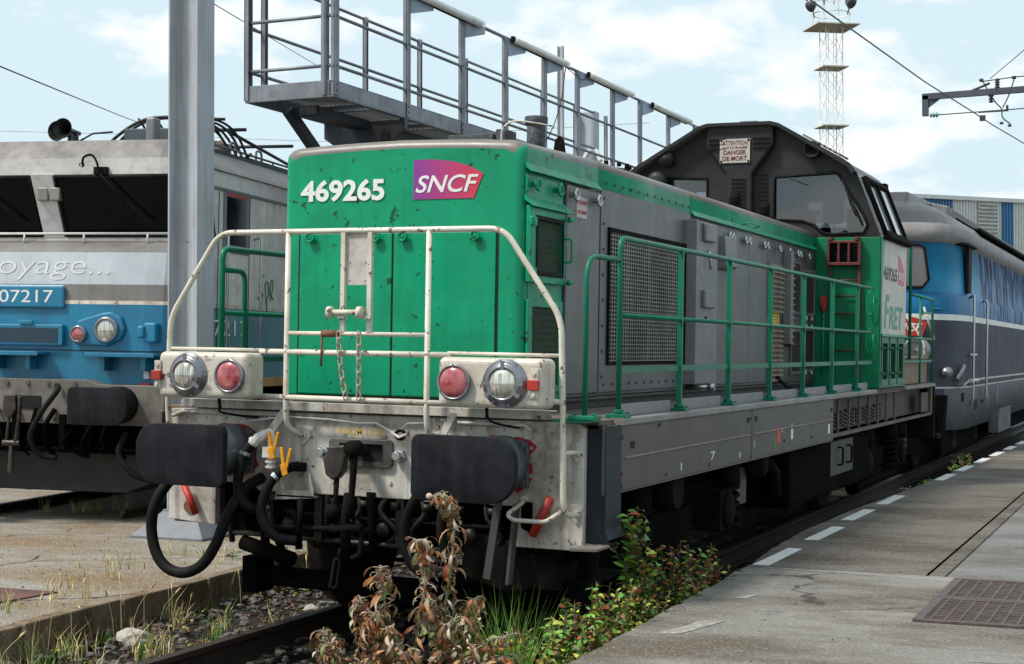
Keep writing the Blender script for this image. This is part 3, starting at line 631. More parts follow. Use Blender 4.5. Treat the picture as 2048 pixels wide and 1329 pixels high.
# left side corner plate (mirror)
q = MB(); q.box(-1.445,-1.42,.585,6.42,.905,1.262); q.build('side_sill', SILL, L1, bevel=.004)
# ---- front beam
q = MB(); q.prism([(-1.335,1.24),(-1.335,.62),(-1.0,.60),(-1.0,.86),(-.74,.86),(-.70,.82),(.93,.82),(.93,.60),(1.32,.60),(1.335,.64),(1.335,1.255),(1.30,1.285),(-1.3,1.285)], 1, .55, .60, holes=[[(.94,.69),(1.035,.69),(1.035,.84),(.90,.84)][:0] or [(.955,.70),(1.04,.66),(1.04,.845),(.955,.845)]])
bm = q.build('front_beam', BEAMW, L1, bevel=.005)
q = MB(); q.prism([(-1.22,1.298),(-1.22,1.335),(-1.205,1.348),(1.135,1.348),(1.165,1.318),(1.165,1.298)], 1, .50, .508); q.box(-1.2,1.15,.508,.62,1.338,1.346); q.build('top_flange', BEAMW, L1, bevel=.003)
q = MB(); q.box(-1.30,-.55,.515,.55,1.262,1.285); q.tube([(-1.3,.52,1.24),(-1.22,.52,1.27),(-.62,.52,1.27),(-.58,.53,1.22)],.012,6); q.tube([(.6,.52,1.265),(1.0,.52,1.265),(1.05,.53,1.23)],.012,6); q.box(.45,.98,.53,.552,1.265,1.285); SPLIT(q.build('beam_ledge', BEAMW, bm, bevel=.003))
q = MB()
for x in [-1.22+k*.14 for k in range(5)]+[.46+k*.10 for k in range(6)]: q.nut((x,.55,1.235),(0,-1,0),.011,.008)
for z in (1.2,1.14,1.07,.99,.92): q.nut((1.03,.55,z),(0,-1,0),.012,.009); q.nut((-.62,.55,z),(0,-1,0),.012,.009)
for (x,z) in ((-.38,1.14),(-.38,1.03),(-.38,.93),(-.34,1.20),(.27,1.20),(.3,1.1),(-.2,.90),(.17,.91),(-.13,1.17),(.13,1.17),(.50,1.19),(.9,.88),(1.0,.86),(1.1,.64),(1.12,.7)): q.nut((x,.55,z),(0,-1,0),.012,.009)
q.build('beam_bolts', BEAMW, bm)
text('beam_lettering','RGQM 12 05',YTXT,bm,'F',.551,-.165,.122,1.163,1.21,thick=.002,bold=.012)
q = MB(); q.box(-1.33,1.33,.60,.9,.95,1.25); q.build('beam_backing', UNDER, L1)
# draw gear
q = MB(); q.prism([(-.20,.99),(.17,.99),(.19,1.01),(.19,1.13),(.17,1.15),(-.20,1.15),(-.22,1.13),(-.22,1.01)], 1, .525, .55, holes=[[(-.15,1.02),(.13,1.02),(.13,1.12),(-.15,1.12)]]); dg_ = q.build('draw_plate', STEEL, L1, bevel=.005)
q = MB(); q.box(-.15,.13,.5499,.552,1.02,1.12); q.build('opening', BLACK, dg_)
for x in (-.255, .235):
    q = MB(); q.tube([(x,.55,1.065),(x,.515,1.065)],.038,6); q.tube([(x,.515,1.065),(x,.48,1.065)],.026,8); q.build('anchor_bolt', BRSTEEL, L1, bevel=.003)
q = MB(); q.prism([(-.09,1.12),(.03,1.13),(.05,1.10),(.01,1.04),(-.0,.98),(-.03,.94),(-.07,.93),(-.11,.96),(-.125,1.04)], 1, .30, .36); q.tube([(0,.55,1.085),(0,.36,1.09)],.035,10); hk = q.build('coupling_hook', mat('greasy_hook_steel', (.06,.05,.045), .35, metal=.6, var=.4, dirt=.6, dirtcol=(.12,.10,.09), dscale=14, bump=.1), L1, bevel=.014)
HKM = MAT['greasy_hook_steel']
q = MB(); q.tube([(.055,.33,1.13),(.055,.33,.98),(.045,.33,.84),(.04,.33,.72)], [.03,.02,.018,.03], 10); q.tube([(-.05,.33,.94),(-.055,.33,.84),(-.06,.33,.74)], [.016,.015,.028], 10); q.lathe((.055,.29,1.11),(0,1,0),[(.001,0),(.045,0),(.045,.08),(.001,.08)],16)
q.lathe((-.065,.29,.76),(0,1,0),[(.001,0),(.04,0),(.04,.08),(.001,.08)],16)
q.tube([(.02,.33,.86),(.0,.34,.70),(.01,.34,.55)], [.02,.03,.03], 10); q.cyl((-.08,.33,.66),(.12,.33,.67),.026,10); q.tube(fillet([(.06,.34,.72),(.11,.34,.66),(.10,.34,.52),(.05,.34,.50)],.03),.016,8)
q.build('screw_coupling', UNDER2, L1)
q = MB(); q.tube([(-.02,.33,.55),(-.03,.33,.50)],.01,8); q.tube(fillet([(-.055,.33,.49),(-.02,.33,.49),(-.04,.33,.33),(-.085,.33,.33)],.02)+[(-.055,.33,.49)],.008,8); q.build('coupling_link', UNDER2, L1)
q = MB(); q.tube([(-.35,.45,.80),(-.36,.45,.60)],.016,8); q.cyl((-.62,.5,.62),(.1,.5,.64),.017,8); q.tube([(-.22,.52,.82),(-.22,.52,.58)],.014,8); q.build('release_rod', UNDER2, L1)
# ---- buffers
def buffer(x, sgn, flip):
    q = MB(); cx = x; pts = []
    hw, hh, r1 = .300, .172, .05
    for k in range(7): t = -math.pi/2+math.pi/2*k/6; 
    # flat side (inner) small radius, outer side strongly rounded
    outl = []
    for (ccx, ccz, r, a0) in ((cx-sgn*(hw-.045), -hh+.045, .045, 3), (cx+sgn*(hw-.15), -hh+.15, .15, 4), (cx+sgn*(hw-.13), hh-.13, .13, 1), (cx-sgn*(hw-.045), hh-.045, .045, 2)):
        outl.append((ccx, ccz, r))
    def arc(c, r, t0, t1): return [(c[0]+r*math.cos(R(t0+(t1-t0)*k/7)), c[1]+r*math.sin(R(t0+(t1-t0)*k/7))) for k in range(8)]
    if sgn > 0: P_ = arc(outl[0], .045, 180, 270)+arc(outl[1], .15, 270, 360)+arc(outl[2], .13, 0, 90)+arc(outl[3], .045, 90, 180)
    else: P_ = arc(outl[3], .045, 0, 90)+arc(outl[2], .13, 90, 180)+arc(outl[1], .15, 180, 270)+arc(outl[0], .045, 270, 360)
    pl_ = [(a, b+1.055) for a, b in P_]; cxx = sum(p[0] for p in pl_)/len(pl_); czz = 1.055
    q = MB(); vs = []; n = len(pl_)
    lay = [(.975, .0), (1.0, .012), (1.0, .035), (.93, .045)]
    for s_, y_ in lay: vs += [(cxx+(a-cxx)*s_, y_, czz+(b-czz)*s_) for a, b in pl_]
    fs = []
    for i in range(3):
        for j in range(n): fs.append((i*n+j, i*n+(j+1) % n, (i+1)*n+(j+1) % n, (i+1)*n+j))
    q.add(vs, fs, 0, True)
    # slightly domed face
    vs = [(cxx+(a-cxx)*s_, y_, czz+(b-czz)*s_) for s_, y_ in ((.975, 0), (.7, -.009), (.35, -.014)) for a, b in pl_]+[(cxx, -.015, czz)]
    fs = [(i*n+j, i*n+(j+1) % n, (i+1)*n+(j+1) % n, (i+1)*n+j) for i in range(2) for j in range(n)]+[(2*n+j, 2*n+(j+1) % n, 3*n) for j in range(n)]
    q.add(vs, fs, 0, True); q.add([(cxx+(a-cxx)*.93, .045, czz+(b-czz)*.93) for a, b in pl_], [tuple(range(n))])
    return q
for x, s_ in ((-.875, -1), (.875, 1)):
    bf = buffer(x, s_, 0).build('buffer', PAD, L1)
    q = MB(); q.lathe((x,.04,1.055),(0,1,0),[(.001,0),(.135,0),(.135,.16),(.142,.165),(.142,.30),(.15,.31),(.15,.50),(.001,.50)],32); q.build('barrel', mat('buffer_barrel_steel', (.15,.165,.185), .4, metal=.35, var=.3, dirt=.5, dirtcol=(.18,.18,.19), dscale=5), bf)
    q = MB(); q.prism([(x-.16,.925),(x+.15,.925),(x+.15,1.16),(x+.12,1.185),(x-.13,1.185),(x-.16,1.16)], 1, .515, .545)
    for a in (-.12,.12):
        for z in (.955,1.15): q.nut((x+a,.515,z),(0,-1,0),.02,.014)
    q.build('mounting_plate', mat('mount_grey_blue', (.08,.09,.105), .5, metal=.2, dirt=.4), bf, bevel=.006)
    q = MB(); n = 22; pts = [(x+(.168+random.uniform(-.02,.02)*1.2)*max(-1,min(1,1.25*math.cos(k*6.283/n))), 1.055+(.145+random.uniform(-.02,.02))*max(-1,min(1,1.2*math.sin(k*6.283/n)))) for k in range(n)]
    q.prism(pts, 1, .5455, .5485); q.build('red_paint_patch', mat('fresh_red_paint', (.33,.006,.008), .35), bf)
q = MB(); q.box(-.98,-.92,.22,.28,1.185,1.215); q.build('barrel_cap', RUST, L1)
# ---- guard rail of the green locomotive
gr_ = MB(); y = .42; r = .0165
gr_.tube(fillet([(-1.30,.53,1.10),(-1.275,.46,1.16),(-1.262,y,1.35),(-1.25,y,1.83),(-.915,y,2.325),(.905,y,2.325),(1.245,y,1.84),(1.262,y,1.3),(1.27,y,.86),(1.285,.44,.80),(1.32,.53,.80)], .09, 7), r, 12)
for x in (-.445, .455): gr_.tube(fillet([(x,y,2.32),(x,y,1.30),(x+.0,.44,1.20),(x+(.06 if x > 0 else .06),.54,1.15)], .06), r, 12)
for x in (-.08, .09): gr_.bar((x,y,2.32),(x,y,1.755),.026,.026)
gr_.tube([(-.445,y,1.745),(.455,y,1.745)], .0125, 10)
gr_.tube([(-.62,y,1.637),(.60,y,1.637)], r, 12); gr_.tube([(-.62,y,1.378),(.60,y,1.372)], r, 12)
gr_.tube([(-1.26,y,1.645),(-.6,y,1.645)], .010, 8); gr_.tube([(.58,y,1.648),(1.25,y,1.645)], .010, 8); gr_.tube([(1.15,y,1.40),(1.262,y,1.40)], r, 10); gr_.tube([(1.27,y,1.13),(1.31,.55,1.13)], .013, 8)
guard = gr_.build('guard_rail', WHITET, L1)
q = MB(); q.box(-.068,.078,.425,.432,2.02,2.31)
for a in (-.045,.055):
    for z in (2.05,2.15): q.nut((a,.425,z),(0,-1,0),.006,.004)
q.build('guard_plate', PLATEW, guard)
q = MB(); q.cyl((-.14,.385,1.865),(.05,.385,1.865),.016,12); q.lathe((-.155,.385,1.865),(1,0,0),[(.001,0),(.034,0),(.034,.025),(.001,.025)],16); q.lathe((.035,.385,1.865),(1,0,0),[(.001,0),(.034,0),(.034,.03),(.001,.03)],16); q.box(-.10,-.055,.39,.42,1.83,1.85); q.box(.06,.11,.39,.42,1.83,1.85); q.build('guard_latch', WHITET, guard)
q = MB(); q.tube([(-.20,.40,1.745),(-.09,.40,1.745)],.02,8); q.tube([(-.20,.40,1.74),(-.205,.40,1.56)],.007,6); q.build('latch_rod', RUST, guard)
def chain(x0, z0, n, dx, ph):
    q = MB(); z = z0; x = x0
    for k in range(n):
        L_ = .040; c = Vector((x, .385, z-L_*.5)); pts = []; flat = (k % 2 == ph)
        for j in range(14):
            t = j*6.283/14; a = .013*math.cos(t); b = .026*math.sin(t)
            pts.append(c+Vector((a if flat else a*.35, 0 if flat else a*.94, b)))
        q.tube(pts, .0048, 6, closed=True); z -= L_*.93; x += dx*(.3+k*.12)
    return q.build('chain', mat('chain_cream', (.42,.36,.28), .5, var=.25, vscale=20, dirt=.7, dirtcol=(.12,.06,.03), dscale=20), guard)
chain(-.085, 1.755, 10, .007, 0); chain(.045, 1.755, 10, .0005, 1)
q = MB()
for (x, z) in ((.47,1.155),(-.40,1.155),(1.30,1.13),(1.30,.80),(-1.3,1.13)):
    q.prism([(x,z-.06),(x+.05 if x < 1 else x+.03,z-.01),(x+.05 if x < 1 else x+.03,z+.035),(x+.01,z+.055),(x-.04,z+.05),(x-.05,z)], 1, .535, .549); q.nut((x+.01,.535,z),(0,-1,0),.02,.015)
SPLIT(q.build('guard_bracket', BEAMW, guard, bevel=.004))
q = MB(); q.tube(fillet([(1.01,.54,.86),(.955,.40,.79),(1.00,.38,.765),(1.19,.38,.765),(1.255,.43,.82)],.03), .012, 10); q.nut((1.0,.55,.862),(0,-1,0),.022,.02); q.build('step_stirrup', WHITET, L1)
q = MB(); q.tube([(1.165,.50,.88),(1.065,.50,.675)], .024, 12); q.build('coupling_pole', REDP, L1); q = MB(); q.tube([(-1.19,.50,.83),(-1.10,.50,.665)], .022, 12); q.build('coupling_pole', REDP, L1)
# ---- headlight boxes
def lampbox(sg, label):
    x0, x1 = (.60, 1.215) if sg > 0 else (-1.215, -.60)
    q = MB(); q.box(x0, x1, .255, .445, 1.362, 1.628); b = q.build('headlight_box', WHITE, L1, bevel=.035, seg=4)
    c = .998*sg
    h = MB(); h.lathe((c,.262,1.495),(0,-1,0),[(.128,0),(.130,.008),(.128,.014),(.112,.016),(.110,.030),(.104,.034),(.098,.034),(.096,.045),(.088,.052),(.080,.050),(.076,.040)],40)
    for k in range(8): 
        t = k*math.pi/4+.2; h.nut((c+.118*math.cos(t),.248,1.495+.118*math.sin(t)),(0,-1,0),.007,.004)
    for t in (90, 215, 325, 0, 180): 
        t = R(t); p = Vector((c,.214,1.495)); e = Vector((math.cos(t),0,math.sin(t))); h.bar(p+e*.072, p+e*.118, .022, .008, up=(0,1,0)) 
    hl = h.build('headlight', CHROME, b)
    h = MB(); h.lathe((c,.222,1.495),(0,-1,0),[(.078,0),(.070,.012),(.045,.022),(.02,.026),(.0005,.027)],36); h.build('lens', LENSW, hl)
    c = .708*sg
    h = MB(); h.lathe((c,.262,1.495),(0,-1,0),[(.090,0),(.092,.02),(.096,.022),(.097,.036),(.090,.040),(.084,.038),(.081,.030)],36); 
    for k in range(3): t = R(90+k*120); h.nut((c+.09*math.cos(t),.224,1.495+.09*math.sin(t)),(0,-1,0),.008,.006)
    hl = h.build('tail_light', CHROME, b)
    h = MB(); h.lathe((c,.232,1.495),(0,-1,0),[(.083,0),(.076,.010),(.05,.018),(.02,.021),(.0005,.022)],36); h.build('lens', LENSR, hl)
    c = 1.165*sg if sg > 0 else -1.21
    h = MB(); h.box(c-.022,c+.022,.245,.256,1.42,1.575); h.nut((c,.246,1.55),(0,-1,0),.013,.01); h.nut((c,.246,1.44),(0,-1,0),.013,.01); h.build('lamp_bracket', WHITE, b, bevel=.002)
    h = MB(); h.box(c-.033,c+.033,.228,.246,1.463,1.517); h.build('red_socket', REDP, b, bevel=.004)
    h = MB(); h.cyl((.85*sg,.35,1.36),(.85*sg,.36,1.30),.010,8); h.tube(smoothpath([(.85*sg,.36,1.31),(.87*sg,.40,1.28),(.93*sg if sg > 0 else -.78,.5,1.255),(.97*sg if sg > 0 else -.7,.53,1.25)]),.007,6); h.build('lamp_cable', RUBBER, b)
lampbox(-1, ''); lampbox(1, '')
# ---- pneumatic valves and hoses
BV = mat('valve_white', (.6,.58,.55), .5, dirt=.4, dirtcol=(.2,.16,.12), dscale=12)
q = MB(); q.bar((-.46,.47,1.325),(-.58,.47,1.16),.05,.012,up=(0,1,0)); q.bar((.60,.47,1.325),(.53,.47,1.19),.045,.012,up=(0,1,0)); SPLIT(q.build('hose_hanger', WHITE, L1, bevel=.003))
q = MB(); q.tube([(-.575,.42,1.165),(-.61,.40,1.14),(-.645,.38,1.10)],[.026,.032,.028],10); q.lathe((-.625,.39,1.125),(-.6,-.3,-.7),[(.036,0),(.036,.02)],8)
q.tube(fillet([(-.575,.42,1.165),(-.54,.42,1.18),(-.535,.42,1.14),(-.535,.42,1.09)],.03),.022,10); q.box(-.575,-.50,.385,.455,1.03,1.09); q.tube([(-.537,.42,1.03),(-.537,.42,.965)],[.028,.022],10); q.lathe((-.537,.42,1.0),(0,0,1),[(.034,0),(.034,.012)],8); q.lathe((-.537,.42,.97),(0,0,1),[(.032,0),(.032,.012)],8)
va = q.build('air_valve', BV, L1, bevel=.003)
def yhandle(x, z, par):
    q = MB(); q.bar((x-.028,.37,z+.085),(x-.008,.37,z-.05),.02,.012,up=(0,1,0)); q.bar((x+.034,.37,z+.08),(x+.002,.37,z-.05),.018,.012,up=(0,1,0)); q.bar((x-.015,.365,z-.01),(x+.005,.365,z-.075),.036,.014,up=(0,1,0)); q.build('valve_handle', YEL, par, bevel=.004)
yhandle(-.495, 1.10, va)
q = MB(); q.tube([(-.40,.50,.985),(-.42,.42,.975),(-.455,.40,.955)],[.025,.03,.028],10); q.lathe((-.43,.41,.965),(-1,-.2,-.5),[(.035,0),(.035,.02)],8); q.box(-.42,-.37,.47,.54,.95,1.0); va2 = q.build('air_valve', UNDER2, L1, bevel=.003)
yhandle(-.41, 1.01, va2)
q = MB(); q.prism([(-.56,.78),(-.30,.80),(-.30,.845),(-.33,.95),(-.335,.84),(-.52,.84),(-.535,.92)], 1, .50, .51); q.box(-.55,-.30,.50,.56,.80,.81); q.build('valve_bracket', BEAMW, L1)
def hose(pts, r=.029, m=RUBBER, name='air_hose', ringm=None):
    q = MB(); P_ = smoothpath(pts, 7); q.tube(P_, r, 14); o = q.build(name, m, L1); return o
hose([(-.645,.38,1.10),(-.675,.36,1.05),(-.69,.34,.97),(-.70,.33,.88),(-.675,.33,.79),(-.62,.35,.74),(-.56,.40,.72)])
hose([(-.455,.40,.955),(-.50,.37,.90),(-.535,.35,.81),(-.545,.34,.72),(-.51,.35,.63),(-.44,.37,.575),(-.36,.42,.56)])
hose([(-1.10,.42,.93),(-1.15,.30,.87),(-1.21,.25,.74),(-1.235,.25,.60),(-1.20,.25,.46),(-1.12,.25,.375),(-1.0,.25,.355),(-.88,.25,.41),(-.79,.25,.53),(-.73,.27,.69),(-.69,.38,.84),(-.66,.52,.90)], .032)
hose([(.46,.40,.90),(.40,.40,.83),(.335,.42,.70),(.335,.43,.56),(.40,.45,.45),(.50,.5,.42)], .03)
hose([(.60,.45,.9),(.57,.42,.80),(.56,.42,.66),(.60,.45,.5)], .028)
q = MB(); q.lathe((-.67,.36,1.06),(-.3,-.2,-1),[(.034,0),(.034,.02)],12); q.lathe((-.475,.385,.93),(-.6,-.4,-.7),[(.034,0),(.034,.02)],12); q.lathe((-.585,.39,.725),(1,.2,-.2),[(.036,0),(.036,.05)],10); q.box(.42,.5,.42,.46,.83,.90); SPLIT(q.build('hose_clamp', BRSTEEL, L1))
q = MB(); q.tube([(-.78,.47,.62+.6),(-.5,.50,1.262),(-.2,.50,1.255),(0,.5,1.24),(.1,.5,1.245),(.2,.5,1.20),(.26,.5,1.215),(.3,.5,1.25),(.42,.5,1.255)],.006,6); q.tube([(.2,.5,1.2),(.25,.49,1.17),(.3,.49,1.19)],.009,6); q.build('jumper_cable', BV, L1)
q = MB(); q.tube(cir3 := [(.255+.03*math.cos(k*.7),.5,1.185+.025*math.sin(k*.7)) for k in range(10)],.010,8); q.build('jumper_socket', UNDER2, L1)
# ---- under the front: pilot bars, rail guards, axle boxes
q = MB(); q.box(-1.33,-1.0,.60,.95,.60,.64); q.box(-1.33,-1.30,.60,.95,.62,.90); q.box(-1.03,-1.0,.60,.95,.62,.86); q.build('side_step_box', mat('dirty_step_box', (.12,.09,.07), .7, var=.3, dirt=.7, dirtcol=(.08,.05,.03), dscale=6), L1, bevel=.006)
q = MB(); q.tube([(-.95,.95,.26),(1.2,.95,.25)], .062, 14); q.box(-1.0,-.9,.85,1.05,.16,.38); q.box(1.1,1.2,.85,1.05,.16,.38)
q.tube([(-.6,.62,.60),(-.62,.7,.36),(-.6,.8,.30)],.025,8); q.tube(fillet([(-.55,.55,.72),(-.42,.52,.70),(-.40,.52,.50)],.04),.022,8); q.tube([(-.85,.62,.5),(-.5,.62,.42)],.045,10); q.cyl((.0,.7,.46),(.75,.7,.44),.012,8); SPLIT(q.build('brake_rigging', UNDER, L1))
q = MB(); random.seed(41)
for k in range(9):
    x = -.85+k*.2; q.tube(smoothpath([(x,.58,.84),(x+random.uniform(-.05,.05),.56,.74),(x+random.uniform(-.1,.1),.58,.62),(x+random.uniform(-.15,.15),.66,.5)],4),random.uniform(.010,.02),7); q.cyl((x+.05,.56,.80),(x+.05,.56,.76),.03,8)
q.tube([(-.9,.60,.56),(.9,.60,.54)],.016,8); q.tube([(-.7,.59,.70),(.85,.59,.69)],.012,8)
for x in (-.66,-.33,.2,.52): q.box(x,x+.05,.565,.60,.55,.82)
for x in (-.5,.12,.66): q.lathe((x,.56,.64),(0,1,0),[(.001,0),(.04,0),(.04,.03),(.02,.06)],12)
q.build('brake_gear_pipes', mat('oily_pipe_steel', (.014,.012,.010), .5, metal=.2, dirt=.5, dirtcol=(.05,.03,.02), dscale=18), L1)
q = MB(); q.cyl((-1.18,.56,.70),(-1.18,.62,.70),.085,20); q.cyl((-1.18,.54,.70),(-1.18,.56,.70),.04,12); q.build('step_box_boss', RUST, L1)
q = MB(); q.prism([(.62,.66),(.90,.62),(.98,.36),(.88,.34),(.60,.42)], 1, .58, .80); q.build('rail_guard', UNDER2, L1, bevel=.01)
q = MB(); q.bar((.87,.50,.90),(.80,.50,.42),.045,.02,up=(0,1,0)); q.bar((.97,.50,.84),(.93,.50,.40),.02,.06,up=(0,1,0)); SPLIT(q.build('guard_stay', mat('dull_aluminium_stay', (.06,.058,.055), .6, metal=.2, dirt=.5), L1, bevel=.003))
q = MB(); q.box(-1.0,1.0,.65,12.6,.55,.95); q.box(-1.25,1.25,1.0,12.3,.93,1.25); q.build('underframe', UNDER, L1)
q = MB()
for k in range(14):
    x = -1.0+k*.15; q.box(x,x+.05,.60+random.random()*.2,.8,.5+random.random()*.12,.82)
q.tube([(-.9,.6,.7),(-.3,.6,.66),(.4,.6,.7),(.8,.62,.6)],.022,8); q.tube([(-.7,.62,.8),(-.68,.6,.5),(-.5,.6,.42)],.03,8); q.cyl((.05,.55,.85),(.05,.6,.45),.03,8); q.build('brake_pipes', UNDER, L1)
# bogies
def bogie(y0, det):
    q = MB(); q.box(-1.05,-.98,y0-.15,y0+2.9,.45,.72); q.box(.98,1.05,y0-.15,y0+2.9,.45,.72); q.box(.9,1.12,y0+1.0,y0+1.9,.40,.60)
    q.prism([(y0+.75,.28),(y0+1.9,.28),(y0+1.75,.50),(y0+1.45,.64),(y0+.9,.45)], 0, 1.05, 1.10); q.tube([(1.12,y0+.2,.25),(1.12,y0+2.6,.27)],.05,10)
    b = SPLIT(q.build('bogie_frame', UNDER, L1, bevel=.01))
    for yy in (y0+.35, y0+2.45):
        for sx in (-1, 1):
            q = MB(); q.lathe((sx*.69,yy,.50),(sx,0,0),[(.001,.13),(.12,.13),(.13,.10),(.42,.08),(.50,.07),(.50,0),(.53,-.02),(.53,-.06),(.001,-.06)],36); q.build('wheel', mat('wheel_steel', (.05,.042,.038), .55, metal=.4, dirt=.5), b)
        q = MB(); q.box(1.03,1.22,yy-.16,yy+.16,.37,.66); q.lathe((1.22,yy,.52),(1,0,0),[(.13,0),(.13,.03),(.08,.045),(.001,.05)],18); q.build('axle_box', UNDER2, b, bevel=.012)
        for dy in ((-.32, .32) if not det else (.32,)):
            q = MB(); pts = [(1.13+.085*math.cos(k*.5),yy+dy+.085*math.sin(k*.5),.40+k*.0052) for k in range(56)]; q.tube(pts, .017, 8); q.cyl((1.13,yy+dy,.68),(1.13,yy+dy,.84),.10,14); q.cyl((1.13,yy+dy,.36),(1.13,yy+dy,.40),.10,14); q.build('coil_spring', UNDER2, b)
    q = MB(); q.box(1.10,1.16,y0+2.95,y0+3.22,.50,.78); q.build('sand_box_cover', mat('dusty_box_grey', (.09,.085,.08), .6, dirt=.5, dirtcol=(.09,.05,.03)), b, bevel=.005)
    return b
bogie(1.35, 1); bogie(8.9, 0)
q = MB(); q.tube([(1.15,1.25,.9),(1.15,1.25,.7),(1.12,1.22,.45),(1.08,1.2,.3)],[.05,.05,.06,.04],10); q.tube([(1.2,1.4,.9),(1.2,1.4,.75),(1.16,1.45,.6)],.025,8); q.cyl((1.15,2.2,.80),(1.35,2.2,.80),.12,18); q.lathe((1.2,4.6,.82),(1,0,0),[(.001,.1),(.11,.1),(.13,0)],16); q.tube([(1.2,4.9,.85),(1.25,5.1,.7),(1.25,5.15,.5)],.05,10); SPLIT(q.build('sand_pipe', UNDER2, L1))
q = MB(); q.box(.9,1.35,5.2,8.6,.40,.86); q.build('fuel_tank', UNDER, L1, bevel=.03)
q = MB(); q.box(1.30,1.36,6.75,7.75,.55,.86); fb = q.build('battery_box', mat('battery_box_grey', (.04,.04,.038), .6, dirt=.5), L1, bevel=.006)
for yy in (7.05, 7.45): q = MB(); q.tube(fillet([(1.36,yy,.80),(1.40,yy+.03,.80),(1.40,yy+.03,.64),(1.36,yy,.64)],.03),.010,8); q.build('handle', UNDER2, fb)
# rear sill: open frame with pipes
q = MB(); q.box(1.38,1.43,6.42,12.3,.915,.945); q.box(1.38,1.43,12.22,12.34,.93,1.29); q.box(1.38,1.42,6.42,12.3,1.25,1.262)
for k in range(7): q.box(1.37,1.39,6.9+k*.5,6.93+k*.5,.94,1.25)
q.build('rear_sill_frame', mat('rear_frame_rusty', (.12,.085,.065), .7, dirt=.5, dirtcol=(.05,.03,.02)), L1, bevel=.004)
q = MB()
for k in range(8):
    yy = 6.62+k*.36
    for j in range(4): q.tube(smoothpath([(1.34,yy-.12,1.02+j*.035),(1.37,yy,.99+j*.035),(1.34,yy+.12,1.03+j*.035)],4),.011,6)
q.box(1.0,1.30,6.45,12.2,.95,1.24); q.build('cable_bundle', mat('cable_brown_black', (.04,.03,.025), .6), L1)
q = MB(); q.box(1.41,1.425,11.5,12.0,.97,1.2); q.build('access_cover', mat('brown_cover', (.07,.05,.042), .7), L1)
q = MB(); q.prism([(-1.33,.62),(1.45,.62),(1.45,1.29),(-1.33,1.29)], 1, 12.34, 12.42); q.box(1.2,1.46,12.6,12.95,.60,.66); q.bar((1.44,12.4,1.1),(1.44,12.9,.62),.03,.02); q.build('rear_beam', UNDER2, L1, bevel=.01)
# ---- side railing
rt_ = MB()
rt_.tube(fillet([(1.40,.905,1.32),(1.40,.895,2.30),(1.40,3,2.305),(1.40,8.46,2.315)],.07,6),.0155,12)
rt_.tube([(1.40,.91,1.872),(1.40,8.47,1.875)],.013,10)
rt_.bar((1.40,.91,1.57),(1.40,8.45,1.575),.008,.035)
rt_.tube(fillet([(1.365,.47,1.32),(1.365,.47,2.178),(1.40,.89,2.178)],.13,7),.0145,12)
for p_ in ps[1:]: rt_.bar((1.40,p_,1.32),(1.40,p_,2.30),.020,.034,up=(1,0,0))
rail_ = rt_.build('handrail', GRN2, L1)
q = MB()
for p_ in ps: q.box(1.34,1.455,p_-.055,p_+.055,1.303,1.325); q.nut((1.44,p_-.035,1.325),(0,0,1),.010,.010); q.nut((1.44,p_+.035,1.325),(0,0,1),.010,.010); q.cyl((1.40,p_,1.325),(1.40,p_,1.35),.03,10)
q.box(1.29,1.44,.41,.53,1.31,1.332); q.nut((1.31,.46,1.332),(0,0,1),.011,.011); q.nut((1.42,.46,1.332),(0,0,1),.011,.011); q.box(1.2,1.40,.42,.62,1.292,1.31)
SPLIT(q.build('post_foot', GRN2, rail_, bevel=.003))
q = MB(); X = -1.40
q.tube(fillet([(X,1.17,1.32),(X,1.17,2.285),(X,8.4,2.315)],.07,6),.020,10); q.tube([(X,1.17,1.872),(X,8.4,1.875)],.016,8); q.tube(fillet([(X,1.17,2.15),(X,1.43,2.15),(X,1.44,1.32)],.07,6),.018,10); q.bar((X,1.17,1.575),(X,8.4,1.575),.008,.035)
for p_ in (3.14,4.29,5.4,6.52,7.66): q.bar((X,p_,1.32),(X,p_,2.30),.022,.045,up=(1,0,0))
q.build('handrail', GRN2, L1)
# ---- cab
CP = [(1.45,1.31),(1.45,2.84),(1.20,3.50),(1.15,3.57),(1.08,3.62),(.42,4.005),(.33,4.03)]
CP = CP+[(-x, z) for x, z in reversed(CP)]
wR = [(.36,3.47),(.98,3.50),(1.03,3.47),(1.28,3.06),(1.32,2.96),(1.28,2.88),(.94,2.87),(.86,2.89),(.77,2.97),(.66,3.01),(.36,3.03)]
wL = [(-x, z) for x, z in wR]
lowc = [(1.45,1.31),(1.45,2.84),(-1.45,2.84),(-1.45,1.31)]
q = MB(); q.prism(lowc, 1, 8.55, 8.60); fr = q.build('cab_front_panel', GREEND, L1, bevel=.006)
upc = [(1.45,2.84)]+CP[2:-2]+[(-1.45,2.84)]
q = MB(); q.prism(upc, 1, 8.552, 8.60, holes=[wR, wL]); cf = q.build('cab_front', DARK, L1)
CABY = 10.15
for sgn_, wn in ((1, wR), (-1, wL)):
    q = MB(); q.prism(wn, 1, 8.572, 8.576); q.build('windscreen', GLASS, L1)
    q = MB(); q.tube([(x, 8.548, z) for x, z in wn], .016, 6, closed=True); q.build('window_seal', RUBBER, L1)
